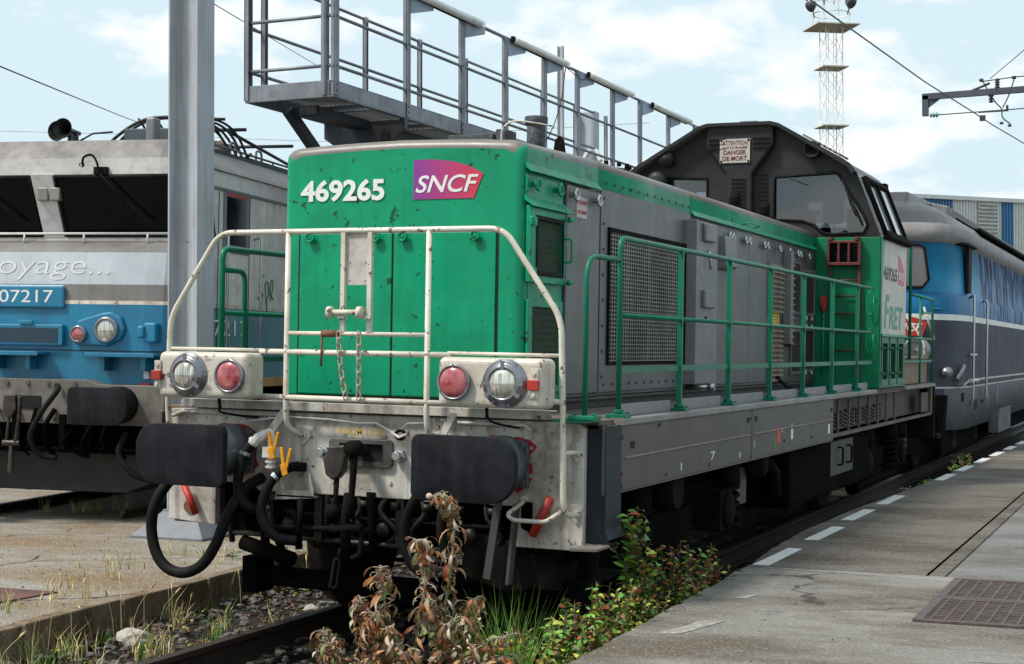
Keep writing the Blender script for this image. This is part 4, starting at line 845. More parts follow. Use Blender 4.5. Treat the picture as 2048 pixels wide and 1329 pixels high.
# bulge
q = MB(); bo = [(-.36,4.02),(.36,4.02),(.36,3.80),(.14,3.50),(.14,2.95),(-.14,2.95),(-.14,3.50),(-.36,3.80)]; bi = [(-.30,4.0),(.30,4.0),(.30,3.82),(.10,3.52),(.10,2.95),(-.10,2.95),(-.10,3.52),(-.30,3.82)]
q.prism(bo, 1, 8.46, 8.56); bg_ = q.build('exhaust_cover', DARK, L1, bevel=.025)
q = MB()
for k in range(12): q.prism([(8.458,2.98+k*.043),(8.458,2.988+k*.043),(8.438,2.980+k*.043)], 0, -.08,.08)
for k in range(3):
    for a in (-.33, .14): q.prism([(8.458,3.77+k*.05),(8.458,3.778+k*.05),(8.438,3.77+k*.05)], 0, a, a+.19)
for k in range(13): q.prism([(8.55,2.98+k*.043),(8.55,2.988+k*.043),(8.53,2.980+k*.043)], 0, .19,.29)
q.build('cover_louvres', DARK, bg_)
q = MB(); q.box(-.20,.12,8.445,8.455,3.62,3.87); wsg = q.build('warning_sign', PLATEW, L1)
MAR = mat('maroon_lettering', (.16,.02,.03), .5, var=.2)
text('lettering','ATTENTION',MAR,wsg,'F',8.445,-.175,.095,3.805,3.85,thick=.003); text('lettering','AUX CATENAIRES',MAR,wsg,'F',8.445,-.17,.09,3.768,3.79,thick=.003); text('lettering','DANGER',MAR,wsg,'F',8.445,-.16,.08,3.705,3.752,thick=.003,bold=.02); text('lettering','DE MORT',MAR,wsg,'F',8.445,-.17,.09,3.642,3.69,thick=.003,bold=.02)
q = MB()
for (x, z) in ((-.185,3.855),(.105,3.855),(-.185,3.635),(.105,3.635)): q.nut((x,8.445,z),(0,-1,0),.012,.006)
q.build('screws', UNDER2, wsg)
q = MB(); q.lathe((.76,8.55,3.735),(0,-1,0),[(.085,0),(.085,.10),(.075,.105),(.07,.09),(.02,.03),(.001,.02)],24); q.build('cab_lamp', DARK, L1)
q = MB(); q.lathe((-.80,8.55,3.69),(0,-1,0),[(.085,0),(.085,.12),(.001,.13)],24); q.build('cab_lamp', DARK, L1)
q = MB(); q.lathe((-.88,8.5,3.45),(0,-1,0),[(.10,0),(.10,.10),(.05,.12),(.001,.12)],20); q.build('cab_lamp', DARK, L1)
# roof + sides + rear
q = MB(); n = len(CP); top = CP[2:-2]; vs = []
for y_ in (8.44, CABY): vs += [(x*1.0, y_, z) for x, z in top]
for y_ in (8.44, CABY): vs += [(x*.98, y_, z-.03) for x, z in top]
k = len(top); fs = []
for j in range(k-1): fs += [(j, j+1, k+j+1, k+j), (2*k+j, 3*k+j, 3*k+j+1, 2*k+j+1)]
for a in (0, 1):
    for j in range(k-1): fs.append((a*k+j, 2*k+a*k+j, 2*k+a*k+j+1, a*k+j+1))
q.add(vs, fs, 0); roof = q.build('cab_roof', mat('cab_roof_grey', (.13,.125,.12), .5, var=.2, dirt=.4), L1)
q = MB(); q.prism([(x*1.004+(.004 if x>0 else -.004), z+.006) for x,z in top]+[(x*.985, z-.028) for x,z in reversed(top)], 1, 8.41, 8.455); q.build('visor_edge', DARK, roof)
q = MB(); q.bar((.66,8.66,3.895),(1.06,8.66,3.665),.36,.02,up=(0,0,1)); q.box(-.06,.12,8.7,8.9,4.03,4.09); q.build('roof_flap', GREY2, roof, bevel=.004)
q = MB()
for k in range(6): q.nut((.84+k*.055,8.46,3.80-k*.032),(-.45,0,-.85),.012,.02)
q.build('roof_clips', UNDER2, roof)
# side walls (lower white panel, upper sloping window frame)
for s in (1, -1):
    q = MB(); q.box(*sorted((s*1.41, s*1.45)), 8.60, CABY, 1.86, 2.84); q.box(*sorted((s*1.41, s*1.448)), 8.60, CABY, 2.84, 2.86); cs = q.build('cab_side', CABW, L1, bevel=.005)
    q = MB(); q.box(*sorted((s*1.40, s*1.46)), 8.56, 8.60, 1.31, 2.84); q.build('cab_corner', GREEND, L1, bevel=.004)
    # sloped upper with window opening
    def SP(u, v, off=0):   # u along y, v 0..1 up the slope
        x = 1.45+(1.20-1.45)*v; z = 2.86+(3.50-2.86)*v; nx, nz = .934, .357
        return (s*(x+nx*off), u, z+nz*off)
    def sq(q_, u0, u1, v0, v1, o0, o1, m=0):
        vs_ = [SP(u0,v0,o0),SP(u1,v0,o0),SP(u1,v1,o0),SP(u0,v1,o0),SP(u0,v0,o1),SP(u1,v0,o1),SP(u1,v1,o1),SP(u0,v1,o1)]
        q_.add(vs_, [(0,3,2,1),(4,5,6,7),(0,1,5,4),(1,2,6,5),(2,3,7,6),(3,0,4,7)], m)
    q = MB(); sq(q,8.602,8.72,0,1,-.03,0); sq(q,10.05,CABY,0,1,-.03,0); sq(q,8.72,10.05,0,.06,-.03,0); sq(q,8.72,10.05,.93,1,-.03,0); q.build('window_surround', mat('silver_cab_frame', (.36,.33,.31), .4, metal=.3, dirt=.4), L1, bevel=.003)
    q = MB(); sq(q,8.74,8.79,.02,.95,.0,.05); sq(q,9.98,10.03,.02,.95,0,.05); sq(q,8.79,9.98,.02,.08,0,.05); sq(q,8.79,9.98,.88,.95,0,.05); sq(q,9.36,9.41,.08,.88,0,.045); fw = q.build('side_window', UNDER2, L1, bevel=.006)
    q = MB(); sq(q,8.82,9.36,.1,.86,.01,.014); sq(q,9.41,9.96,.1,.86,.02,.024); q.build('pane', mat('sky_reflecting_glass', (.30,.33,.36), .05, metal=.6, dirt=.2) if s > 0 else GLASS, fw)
    q = MB(); sq(q,8.70,10.1,-.06,.0,-.0,.07); q.build('window_sill', UNDER2, fw, bevel=.01)
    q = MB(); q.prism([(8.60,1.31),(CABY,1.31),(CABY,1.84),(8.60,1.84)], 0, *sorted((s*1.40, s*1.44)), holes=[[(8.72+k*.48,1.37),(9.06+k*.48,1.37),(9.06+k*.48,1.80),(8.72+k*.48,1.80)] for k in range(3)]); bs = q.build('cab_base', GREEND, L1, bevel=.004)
    q = MB(); q.box(*sorted((s*1.402, s*1.41)), 8.7,10.1,1.36,1.81); q.build('filter', BROWNF, bs)
    q = MB(); 
    for k in range(3):
        a = 8.72+k*.48; q.prism([(a-.03,1.34),(a+.37,1.34),(a+.37,1.83),(a-.03,1.83)], 0, *sorted((s*1.44, s*1.455)), holes=[[(a+.02,1.40),(a+.32,1.40),(a+.32,1.77),(a+.02,1.77)]])
        for z in (1.72,1.46): q.cyl((s*1.455,a-.05,z),(s*1.49,a-.05,z),.012,8); q.tube([(s*1.47,a-.09,z),(s*1.47,a+.05,z)],.010,6)
    q.build('access_doors', mat('pale_green_frames', (.03,.16,.09), .5, dirt=.3), bs)
    q = MB(); q.box(*sorted((s*1.44, s*1.475)), 8.6,CABY,1.84,1.86); q.build('side_ledge', GREEN, L1)
    if s > 0:
        q = MB(); q.prism([(8.60,1.862),(8.70,1.862),(8.70,2.3),(8.78,2.7),(8.82,2.838),(8.60,2.838)], 0, 1.450, 1.4515); q.build('green_stripe', GREEN, cs)
        text('number','469265',BLACKTXT,cs,'S',1.451,8.76,9.55,2.42,2.56,thick=.002,bold=.012)
        q = MB(); q.prism([(9.62,2.40),(9.98,2.40),(10.02,2.53),(9.9,2.62),(9.75,2.69),(9.62,2.71)], 0, 1.451, 1.453); e2 = q.build('emblem', mat('crimson_emblem', (.45,.04,.07), .4), cs); text('emblem_letters','SNCF',WTXT,e2,'S',1.453,9.64,9.99,2.45,2.54,thick=.002,bold=.01,shear=.25)
        text('lettering','F',GREENTXT,cs,'S',1.451,8.82,9.10,1.92,2.27,thick=.002,bold=.025,shear=.2); text('lettering','RET',GREENTXT,cs,'S',1.451,9.10,9.95,1.92,2.16,thick=.002,bold=.02,shear=.15)
# rear wall with windows, interior
q = MB(); q.prism([(x*.995,z-.01) for x,z in CP], 1, CABY-.05, CABY-.005, holes=[[(x*.97,z) for x,z in wR[:-1]]+[(.36,3.0)], [(x*.97,z) for x,z in wL[:-1]]+[(-.36,3.0)]]); q.build('cab_rear_wall', mat('cab_rear_grey', (.10,.10,.10), .6), L1)
q = MB(); q.box(-1.38,1.38,8.62,CABY-.06,2.2,2.25); q.box(-.3,.35,9.0,9.5,2.2,3.1); q.box(.45,1.3,9.1,9.45,2.2,2.92); q.build('control_desk', CABIN, L1, bevel=.03); q = MB(); q.box(.40,1.28,8.68,8.95,2.84,2.95); q.box(.48,.72,8.70,8.9,2.95,3.12); q.tube([(.5,8.72,3.0),(.62,8.7,3.14),(.8,8.72,3.10)],.02,8); q.cyl((.92,8.83,2.95),(.92,8.83,3.02),.012,6); q.box(1.08,1.22,8.7,8.85,2.95,3.14); q.build('instrument_console', UNDER2, L1, bevel=.02)
q = MB(); q.box(.80,1.02,8.80,8.86,3.00,3.24); q.box(.75,1.15,9.2,9.6,2.62,2.74); q.build('driver_seat', mat('brown_seat', (.40,.16,.07), .6), L1, bevel=.05)
q = MB(); q.box(.46,1.08,8.60,8.62,3.20,3.41); q.build('sun_visor', mat('pale_sun_visor', (.88,.88,.84), .6), L1, bevel=.009)
q = MB(); q.tube([(1.06,8.53,3.44),(1.16,8.52,3.15)],.007,6); q.bar((1.10,8.52,3.32),(1.27,8.525,2.95),.012,.012); q.tube([(1.16,8.52,3.15),(1.21,8.53,3.05)],.01,6); q.tube([(.5,8.53,3.46),(.7,8.53,3.38)],.005,6); q.build('wiper', BLACK, L1)
q = MB(); q.box(1.10,1.26,9.9,10.05,3.42,3.52); q.cyl((1.2,9.95,3.30),(1.2,9.95,3.42),.012,6); q.cyl((1.14,9.95,3.30),(1.14,9.95,3.42),.012,6); q.build('rear_work_lamp', UNDER2, L1, bevel=.012)
# ladder + box on cab front
q = MB(); q.prism([(.93,2.55),(1.27,2.55),(1.27,2.80),(.93,2.80)], 1, 8.46, 8.50, holes=[[(.955+k*.103,2.58),(1.035+k*.103,2.58),(1.035+k*.103,2.775),(.955+k*.103,2.775)] for k in range(3)]); q.box(.93,1.27,8.50,8.552,2.55,2.56); q.box(.94,.98,8.45,8.56,2.80,2.835); q.box(1.21,1.25,8.45,8.56,2.80,2.835); bx = q.build('marker_box', REDD, L1, bevel=.004)
q = MB(); q.box(.94,1.26,8.505,8.515,2.56,2.79); q.build('panes', DGLASS, bx)
q = MB(); q.box(.955,.975,8.50,8.54,1.5,2.55); q.box(1.235,1.265,8.50,8.54,1.42,2.55)
for z in (2.40,2.24,2.06,1.88,1.69): q.tube([(.965,8.52,z),(1.25,8.52,z)],.008,8)
q.build('ladder', REDD, L1)
q = MB(); q.box(.86,.92,8.50,8.55,2.14,2.24); q.tube([(.89,8.52,2.14),(.89,8.52,2.08)],[.03,.015],8); q.build('signal_bracket', REDP, L1, bevel=.006); q = MB(); q.tube([(.89,8.53,2.08),(.89,8.53,1.45)],.010,8); q.build('conduit', GREEN, L1)
for z in (2.30,1.92): q = MB(); q.tube(fillet([(1.38,8.50,z),(1.33,8.50,z-.05),(1.33,8.50,z-.22),(1.37,8.50,z-.26),(1.40,8.50,z-.2),(1.40,8.50,z-.06)],.03),.006,6); q.build('hook', GREEN, L1)
# short rear hood and rear rails
q = MB(); q.prism([(-.8,1.31),(.8,1.31),(.8,1.78),(.7,1.9),(-.7,1.9),(-.8,1.78)], 1, CABY, 12.2); q.build('rear_hood', mat('rear_hood_dusty', (.17,.14,.11), .6, dirt=.5, dirtcol=(.2,.14,.09)), L1, bevel=.02)
q = MB(); q.box(1.0,1.36,10.4,12.3,1.31,1.60); q.box(.98,1.38,10.38,12.32,1.60,1.625); q.build('rear_locker', mat('dusty_locker', (.22,.16,.11), .7, dirt=.5, dirtcol=(.12,.08,.05)), L1, bevel=.005)
q = MB(); q.tube(fillet([(1.40,10.75,1.6),(1.40,10.75,2.90),(1.38,10.4,2.90),(1.38,10.2,2.88)],.06),.019,8); q.tube(fillet([(1.40,10.75,2.34),(1.40,12.45,2.33),(1.40,12.46,1.31)],.04),.016,8); q.tube([(1.40,11.5,1.31),(1.40,11.5,2.33)],.014,8); q.tube([(1.40,10.25,1.84),(1.40,12.45,1.84)],.014,8); q.bar((1.40,10.25,1.575),(1.40,12.45,1.575),.008,.03); q.tube(fillet([(1.40,11.5,2.12),(1.40,11.9,2.16),(1.40,12.45,2.16)],.1),.012,8); q.build('handrail', GRN2, L1)
q = MB(); q.tube([(1.3,12.4,2.24),(1.42,12.5,1.84)],.014,8); q.tube(fillet([(-1.25,12.5,1.3),(-1.25,12.5,1.8),(-.9,12.5,2.3),(.95,12.5,2.3),(1.3,12.5,1.8),(1.3,12.5,1.3)],.08),.016,8); q.build('guard_rail', WHITET, L1)
# ================================================================ BLUE AND SILVER ELECTRIC LOCOMOTIVE (left)
L2 = root('electric_locomotive', 'blue and silver electric locomotive with slanted dark windscreens, at the far left', 'locomotive', loc=(-5.73,4.0,.12), rz=R(10), cant=CANT)
# profile (y,z,material) along the front from bottom to roof
F2 = [(.66,1.22,0),(.66,2.00,1),(.665,2.035,2),(.67,2.19,3),(.73,2.50,4),(.80,2.53,4),(1.12,2.655,7),(.93,3.27,5),(.92,3.43,6),(1.05,3.62,6),(1.25,3.65,6)]
xs = [(-1.48,.30),(-1.46,.17),(-1.40,.08),(-1.28,.02),(-1.1,0),(1.1,0),(1.28,.02),(1.40,.08),(1.46,.17),(1.48,.30)]
mats2 = [BLUE, WHITE, SGREY, SILV, SGREY, SILVW, mat('roof_fascia_grey', (.05,.045,.048), .5, var=.12, dirt=.4, dirtcol=(.09,.08,.07)), DARK, SIDEG, mat('side_teal', (.07,.22,.27), .45, dirt=.4, dirtcol=(.14,.15,.12), streak=.5)]
q = MB(); vs = [(x, y+o, z) for (y, z, m_) in F2 for (x, o) in xs]; n = len(xs); q.add(vs, [])
for i in range(len(F2)-1):
    for j in range(n-1): q.f.append((i*n+j, i*n+j+1, (i+1)*n+j+1, (i+1)*n+j)); q.mi.append(F2[i][2]); q.sm.append(False)
Y2 = 17
for s in (1, -1):
    def sd_(z0, z1, m_, x0=1.48, x1=1.48, ya=0, yb=0):
        q.add([(s*x0, ya, z0), (s*x0, Y2, z0), (s*x1, Y2, z1), (s*x1, yb, z1)], [(0,1,2,3)], m_)
    e = .30
    sd_(1.22, 2.00, 9, ya=.66+e, yb=.66+e); sd_(2.0, 2.035, 1, ya=.66+e, yb=.665+e); sd_(2.035, 2.655, 8, ya=.665+e, yb=1.12+e); sd_(2.655, 3.20, 8, ya=1.12+e, yb=.95+e); sd_(3.20, 3.37, 5, 1.48, 1.47, .95+e, .93+e); sd_(3.37, 3.60, 6, 1.47, 1.20, .93+e, 1.05+e)
q.add([(-1.2,1.25,3.645),(1.2,1.25,3.645),(1.2,Y2,3.645),(-1.2,Y2,3.645)], [(0,1,2,3)], 6)
q.add([(s*1.2,1.35,3.60) for s in (1,)]+[(1.2,Y2,3.60),(1.2,Y2,3.645),(1.2,1.25,3.645)], [(0,1,2,3)], 6); q.add([(-1.48,Y2,1.2),(1.48,Y2,1.2),(1.2,Y2,3.64),(-1.2,Y2,3.64)], [(0,1,2,3)], 8); q.add([(-1.48,.9,1.22),(1.48,.9,1.22),(1.48,Y2,1.22),(-1.48,Y2,1.22)], [(0,1,2,3)], 0)
q.build('body', mats2, L2, recalc=False)
# silver side roof, joint and gutter
q = MB(); q.prism([(1.20,3.605),(1.46,3.40),(1.50,3.36),(1.47,3.37)], 1, 1.25, Y2); q.prism([(1.478,3.175),(1.50,3.17),(1.50,3.195),(1.478,3.20)], 1, 1.25, Y2); q.tube([(1.16,1.6,3.70),(1.16,Y2,3.70)],.014,6)
for k in range(12): q.cyl((1.16,1.8+k*.9,3.63),(1.16,1.8+k*.9,3.70),.012,6)
q.build('roof_gutter', mat('gutter_grey', (.14,.14,.14), .5), L2)
# windscreens
def scr(x0b, x0t, x1b, x1t, name):
    def P(x, t, o): return (x, 1.12+(.93-1.12)*t-o, 2.655+(3.27-2.655)*t)
    q = MB(); a, b = .05, .97; vs = [P(x0b,a,.015),P(x1b,a,.015),P(x1t,b,.015),P(x0t,b,.015)]; q.add(vs, [(0,1,2,3)]); o = q.build(name, DGLASS, L2, recalc=False)
    q = MB(); ring = [P(x0b,a,.02),P(x1b,a,.02),P(x1t,b,.02),P(x0t,b,.02)]; q.tube(ring, .022, 6, closed=True); q.build('window_seal', RUBBER, o)
scr(-1.33,-1.30,-.24,-.30,'windscreen'); scr(.04,-.01,1.33,1.30,'windscreen')
def fr2(q, x0, x1, d=.02):
    P = lambda x, t: (x, 1.12+(.93-1.12)*t-d, 2.655+(3.27-2.655)*t)
    vs = [P(x0[0],0),P(x1[0],0),P(x1[1],1),P(x0[1],1)]; vs += [(x,y+d*1.2,z) for x,y,z in vs]
    q.add(vs, [(0,1,2,3),(0,1,5,4),(1,2,6,5),(2,3,7,6),(3,0,4,7)])
q = MB(); fr2(q, (-.21,-.27), (.01,-.04), .035); q.box(-1.36,1.36,1.085,1.13,2.64,2.672); pl2 = q.build('window_pillar', SILVW, L2)
q = MB(); q.box(-.21,-.10,.93,1.02,3.02,3.15); q.box(-.08,.03,.93,1.02,3.02,3.15); q.build('lamp_clips', mat('dull_clip', (.25,.24,.22), .5, metal=.4), pl2, bevel=.01)
# hand rail below the screens
q = MB(); q.tube([(-1.40,1.0,2.70),(1.38,1.0,2.70)], .012, 8)
for x in (-1.1,-.38,.27,.95): q.tube([(x,1.0,2.70),(x,.98,2.60)], .010, 8)
q.build('handrail', SILVW, L2)
def wiper2(px, tip):
    q = MB(); q.tube(smoothpath([(px-.12,.88,3.36),(px-.09,.85,3.43),(px,.84,3.45),(px+.05,.85,3.38),(px+.07,.86,3.28)]), .012, 6); q.tube([(px+.07,.86,3.28),(px+.33,.92,2.99)], .009, 6); q.bar((px+.20,.90,3.12),(tip,1.0,2.80), .012, .016); q.lathe((px-.12,.88,3.36),(0,-1,0),[(.025,0),(.02,.03)],8); q.box(px,px+.14,.88,.93,3.27,3.34)
    q.build('wiper', UNDER2, L2)
wiper2(.42, .98); wiper2(-1.0, -.4)
# horns and roof gear
q = MB()
for (x, y, l) in ((-.22,1.45,.34),(-.38,1.62,.30)):
    q.lathe((x,y-.05,3.80),(.0,1,-.02),[(.105,0),(.10,.01),(.07,.04),(.045,.09),(.03,.16),(.022,l),(.001,l)],24); q.cyl((x,y+.22,3.62),(x,y+.22,3.80),.03,8)
q.build('horn', mat('black_horn', (.015,.015,.015), .35), L2)
q = MB(); q.box(.2,.75,1.9,3.0,3.70,3.86); q.build('roof_box', mat('roof_box_blue_grey', (.05,.07,.085), .6), L2, bevel=.01)
q = MB()
q.tube(smoothpath([(-.3,2.4,3.66),(.05,2.0,3.78),(.4,2.0,3.97),(.9,2.05,3.99),(1.15,2.1,3.97)]), .018, 6); q.tube(smoothpath([(-.3,2.6,3.66),(.05,2.2,3.82),(.4,2.2,4.0),(1.15,2.3,4.0)]), .018, 6)
for k in range(4): q.tube(smoothpath([(1.0-.12*k,1.9+.1*k,3.98),(1.08-.1*k,2.4+.1*k,3.98),(1.10-.1*k,2.75+.1*k,3.88),(1.12-.1*k,3.0+.1*k,3.66)]), .014, 6)
for k in range(5): q.tube([(.3+.2*k,2.02,3.98),(.3+.2*k,2.5,3.72)], .012, 6)
q.tube([(-.25,1.7,3.68),(-.1,1.8,3.80),(.1,1.85,3.82)], .010, 6); q.tube([(-.3,3.2,4.02),(1.0,3.2,4.02)], .02, 6); q.tube([(-.3,4.6,4.02),(1.0,4.6,4.02)], .02, 6); q.tube([(0,3.2,4.0),(0,6,3.75)], .02, 6); q.tube([(.8,3.2,4.0),(.8,6,3.75)], .02, 6)
for k in range(12): q.cyl((-.2+random.random()*1.2,2.0+random.random()*2,3.62),(-.2+random.random()*1.2,2.0+random.random()*2,3.80+random.random()*.1),.02,6)
q.build('pantograph', mat('sooty_black', (.02,.02,.02), .6), L2)
q = MB(); 
for (x, y) in ((.62,2.3),(.98,2.6),(.3,3.4)):
    pr_ = [(.03,0)]
    for k in range(4): pr_ += [(.095,.02+k*.035),(.05,.035+k*.035)]
    q.lathe((x,y,3.65),(0,0,1),pr_+[(.001,.19)],16)
q.build('insulator', mat('brown_grey_insulator', (.22,.18,.15), .35, dirt=.4), L2)
q = MB(); q.box(.62,.72,1.55,1.7,3.6,3.92); q.build('roof_stub', GREY2, L2, bevel=.02)
q = MB()
for y in (2.6, 3.3): q.tube(fillet([(1.08,y,3.60),(1.08,y,3.80),(1.08,y+.16,3.80),(1.08,y+.16,3.60)],.06),.014,8)
q.build('roof_handle', GREY2, L2)
q = MB(); q.prism([(3.0,3.64),(3.2,3.72),(8.0,3.72),(8.2,3.64)], 0, .3, 1.0); q.build('roof_hatch', SLATE, L2)
# number plate, vents, lights on the blue front
q = MB(); q.box(-.62,.275,.625,.665,1.955,2.178); npl = q.build('number_plate', BLUE, L2, bevel=.02)
text('number','507217',WTXT,npl,'F',.625,-.53,.16,2.01,2.13,thick=.002)
FSC = mat('faded_chalk', (.52,.52,.53), .6)
lt_ = text('livery_lettering','voyage...',FSC,L2,'F',.672,-.66,.72,2.23,2.41,thick=.0015,shear=.1,bold=-.012)
for v_ in lt_.data.vertices: v_.co.y += (v_.co.z-2.19)*.1935-.006
q = MB(); q.box(-.47,.28,.60,.665,1.60,1.80); vt = q.build('vent', BLUE, L2, bevel=.01); q = MB(); q.box(-.43,.23,.595,.602,1.625,1.765); q.build('vent_mesh', mat('vent_dark_blue', (.008,.03,.05), .6), vt); q = MB(); q.box(-.18,-.03,.58,.60,1.80,1.84); q.build('vent_catch', BLUE, vt, bevel=.006)
hp = [(.40,1.61),(.73,1.60),(.87,1.66),(.92,1.76),(.88,1.88),(.78,1.93),(.68,1.92),(.42,1.84)]
q = MB(); q.prism(hp, 1, .615, .665); hpod = q.build('light_pod', BLUE, L2, bevel=.02)
def rl2(c, z, R_, par, mm, nm):
    q = MB(); q.lathe((c,.62,z),(0,-1,0),[(R_,0),(R_,.035),(R_*.9,.045),(R_*.82,.045),(R_*.78,.035),(R_*.74,.05),(R_*.70,.045)],32); o = q.build(nm, CHROME, par); q = MB(); q.lathe((c,.58,z),(0,-1,0),[(R_*.72,0),(R_*.5,.012),(R_*.2,.018),(.0005,.019)],28); q.build('lens', mm, o)
rl2(.45, 1.71, .085, hpod, LENSR, 'tail_light'); rl2(.74, 1.755, .125, hpod, LENSW, 'headlight')
rl2(-.83, 1.71, .085, L2, LENSR, 'tail_light'); rl2(-1.12, 1.755, .125, L2, LENSW, 'headlight')
q = MB(); q.box(1.13,1.26,.58,.68,1.64,1.83); q.box(1.08,1.15,.55,.62,1.68,1.80); q.build('socket', BLUE, L2, bevel=.02)
q = MB(); q.box(-1.4,1.4,.655,.668,1.553,1.560); q.build('panel_seam', BLACK, L2)
for (a, b) in ((.61,1.32),(-.52,.12)):
    q = MB(); q.box(a,b,.44,.66,1.512,1.535); q.box(a,b,.43,.44,1.50,1.54); q.box(a+.12,a+.17,.50,.66,1.37,1.512); q.box(b-.17,b-.12,.50,.66,1.37,1.512); q.build('foot_step', BLUE, L2, bevel=.006)
q = MB(); q.box(1.12,1.17,.63,.665,1.30,1.42); q.build('label', WTXT, L2); q = MB(); q.box(1.10,1.20,.58,.66,1.17,1.26); q.cyl((1.15,.6,1.17),(1.16,.6,1.08),.04,8); q.build('red_socket', REDP, L2, bevel=.01)
q = MB(); q.tube(smoothpath([(1.16,.6,1.10),(1.18,.55,.95),(1.22,.55,.7)]),.028,8); q.tube(smoothpath([(.32,.45,1.22),(.40,.32,1.18),(.30,.22,.98),(.20,.2,.75),(.28,.25,.58),(.42,.3,.55)]),.028,8); q.tube(smoothpath([(1.05,.45,.80),(1.0,.4,.6),(1.15,.4,.42),(1.35,.4,.36)]),.03,8); q.build('air_hose', RUBBER, L2)
BM2 = mat('old_beam_grey', (.15,.135,.12), .6, var=.25, dirt=.8, dirtcol=(.05,.035,.025), dscale=5, streak=.4)
q = MB(); q.prism([(-1.4,.86),(1.4,.86),(1.42,1.24),(.73,1.24),(.60,1.28),(-.95,1.28),(-1.05,1.24),(-1.42,1.24)], 1, .48, .66); b2 = q.build('front_beam', BM2, L2, bevel=.006)
q = MB()
for x in (-.4,-.22,.0,.21,.5): q.nut((x,.48,1.24),(0,-1,0),.022,.015)
for x in (-.32,.3,.14): q.nut((x,.48,.90),(0,-1,0),.022,.015)
q.build('bolts', STEEL, b2); q = MB(); q.box(-.12,.14,.47,.482,1.0,1.12); q.build('opening', BLACK, b2)
q = MB(); q.prism([(-.10,1.13),(.02,1.13),(.03,1.0),(-.02,.92),(-.08,.92),(-.11,1.0)], 1, .22, .30); q.tube([(.05,.26,1.12),(.04,.26,.9),(.02,.26,.68)],[.03,.02,.03],8); q.tube([(-.06,.26,.92),(-.08,.26,.7)],.018,8); q.cyl((-.12,.26,.68),(.06,.26,.68),.03,8); q.tube([(-.03,.26,.68),(-.03,.26,.40)],[.02,.035],8); q.build('coupling', HKM, L2, bevel=.01)
for x in (-.98, .98):
    o = buffer(x, 1 if x > 0 else -1, 0).build('buffer', PAD, L2); q = MB(); q.lathe((x,.04,1.055),(0,1,0),[(.001,0),(.15,0),(.15,.2),(.17,.22),(.17,.45),(.001,.45)],24); q.build('barrel', RUBBER, o)
q = MB(); q.prism([(-1.25,.20),(.9,.20),(1.15,.30),(1.2,.62),(-1.3,.62)], 1, .75, .80); q.prism([(.9,.20),(1.15,.30),(1.2,.62),(1.2,.3)][:3], 1, .80, 1.3); q.build('snow_plough', mat('dark_plough', (.008,.007,.006), .6, dirt=.4), L2, bevel=.01)
q = MB(); q.box(-1.3,1.3,.82,Y2,.35,1.2); q.build('underframe', UNDER, L2)
q = MB(); q.prism([(1.0,.9),(1.42,.9),(1.42,1.22),(1.0,1.22)], 1, .75, 1.5); q.bar((1.30,.6,1.12),(1.45,.62,.92),.03,.03); q.build('corner_bracket', BM2, L2)
q = MB(); random.seed(5)
for k in range(8):
    x = -.5+k*.2; q.tube(smoothpath([(x,.46,1.0),(x+random.uniform(-.06,.06),.40,.85),(x+random.uniform(-.12,.12),.42,.68),(x+random.uniform(-.1,.1),.55,.55)],4),random.uniform(.012,.025),7)
for x in (-.55,-.15,.35,.62): q.box(x,x+.06,.45,.6,.62,.95)
q.tube([(-1.2,.6,.60),(1.1,.6,.60)],.02,8); q.build('brake_gear_pipes', UNDER, L2)
# side: door, window, handrails, graffiti
q = MB(); q.box(1.475,1.488,1.62,2.12,2.62,3.14); q.build('door_window', DGLASS, L2, bevel=.01)
q = MB(); q.prism([(1.56,2.56),(2.20,2.56),(2.20,3.20),(1.56,3.20)], 0, 1.47, 1.492, holes=[[(1.63,2.64),(2.12,2.64),(2.12,3.12),(1.63,3.12)]]); q.build('window_frame', mat('frame_blue_grey', (.16,.18,.2), .4, metal=.4), L2, bevel=.005)
q = MB(); q.box(1.48,1.495,1.63,2.1,3.13,3.16); q.build('red_strip', REDP, L2)
q = MB(); q.box(1.478,1.484,1.45,1.462,1.3,3.15); q.box(1.478,1.484,2.22,2.232,1.3,3.2); q.build('door_gap', BLACK, L2)
q = MB()
for y in (1.52, 2.36): q.tube(fillet([(1.48,y,2.74),(1.56,y,2.76),(1.56,y,1.55),(1.48,y,1.53)],.05),.014,8)
q.build('handrail', BRSTEEL, L2)
text('side_number','507217',WTXT,L2,'S',1.486,.95,2.2,1.72,1.88,thick=.001)
q = MB(); y0 = 2.58; GF = mat('green_spray', (.04,.20,.08), .6)
for pts in ([(0,.22),(-.07,.20),(-.05,.12),(.02,.08),(-.04,.02),(-.12,.05)],[(.10,.0),(.18,.1),(.14,.22),(.08,.18),(.12,.02),(.14,-.10)],[(.22,.02),(.30,.2),(.24,.24),(.22,.1),(.32,.04)],[(-.02,.27),(.05,.29)]):
    q.tube(smoothpath([(1.487, y0+a, 2.09+b) for a, b in pts], 5), .006, 5)
q.build('graffiti', GF, L2)
q = MB(); q.tube(smoothpath([(1.483,1.02,3.34),(1.484,1.10,3.33),(1.484,1.05,3.27),(1.484,1.16,3.22)],5),.004,5); q.build('graffiti', REDTXT, L2)
q = MB(); q.box(1.46,1.54,1.6,2.3,1.25,1.30); q.box(1.40,1.56,2.1,4.2,1.20,1.29); q.build('side_ledge', mat('yellow_tan_ledge', (.38,.22,.08), .6, dirt=.5), L2)
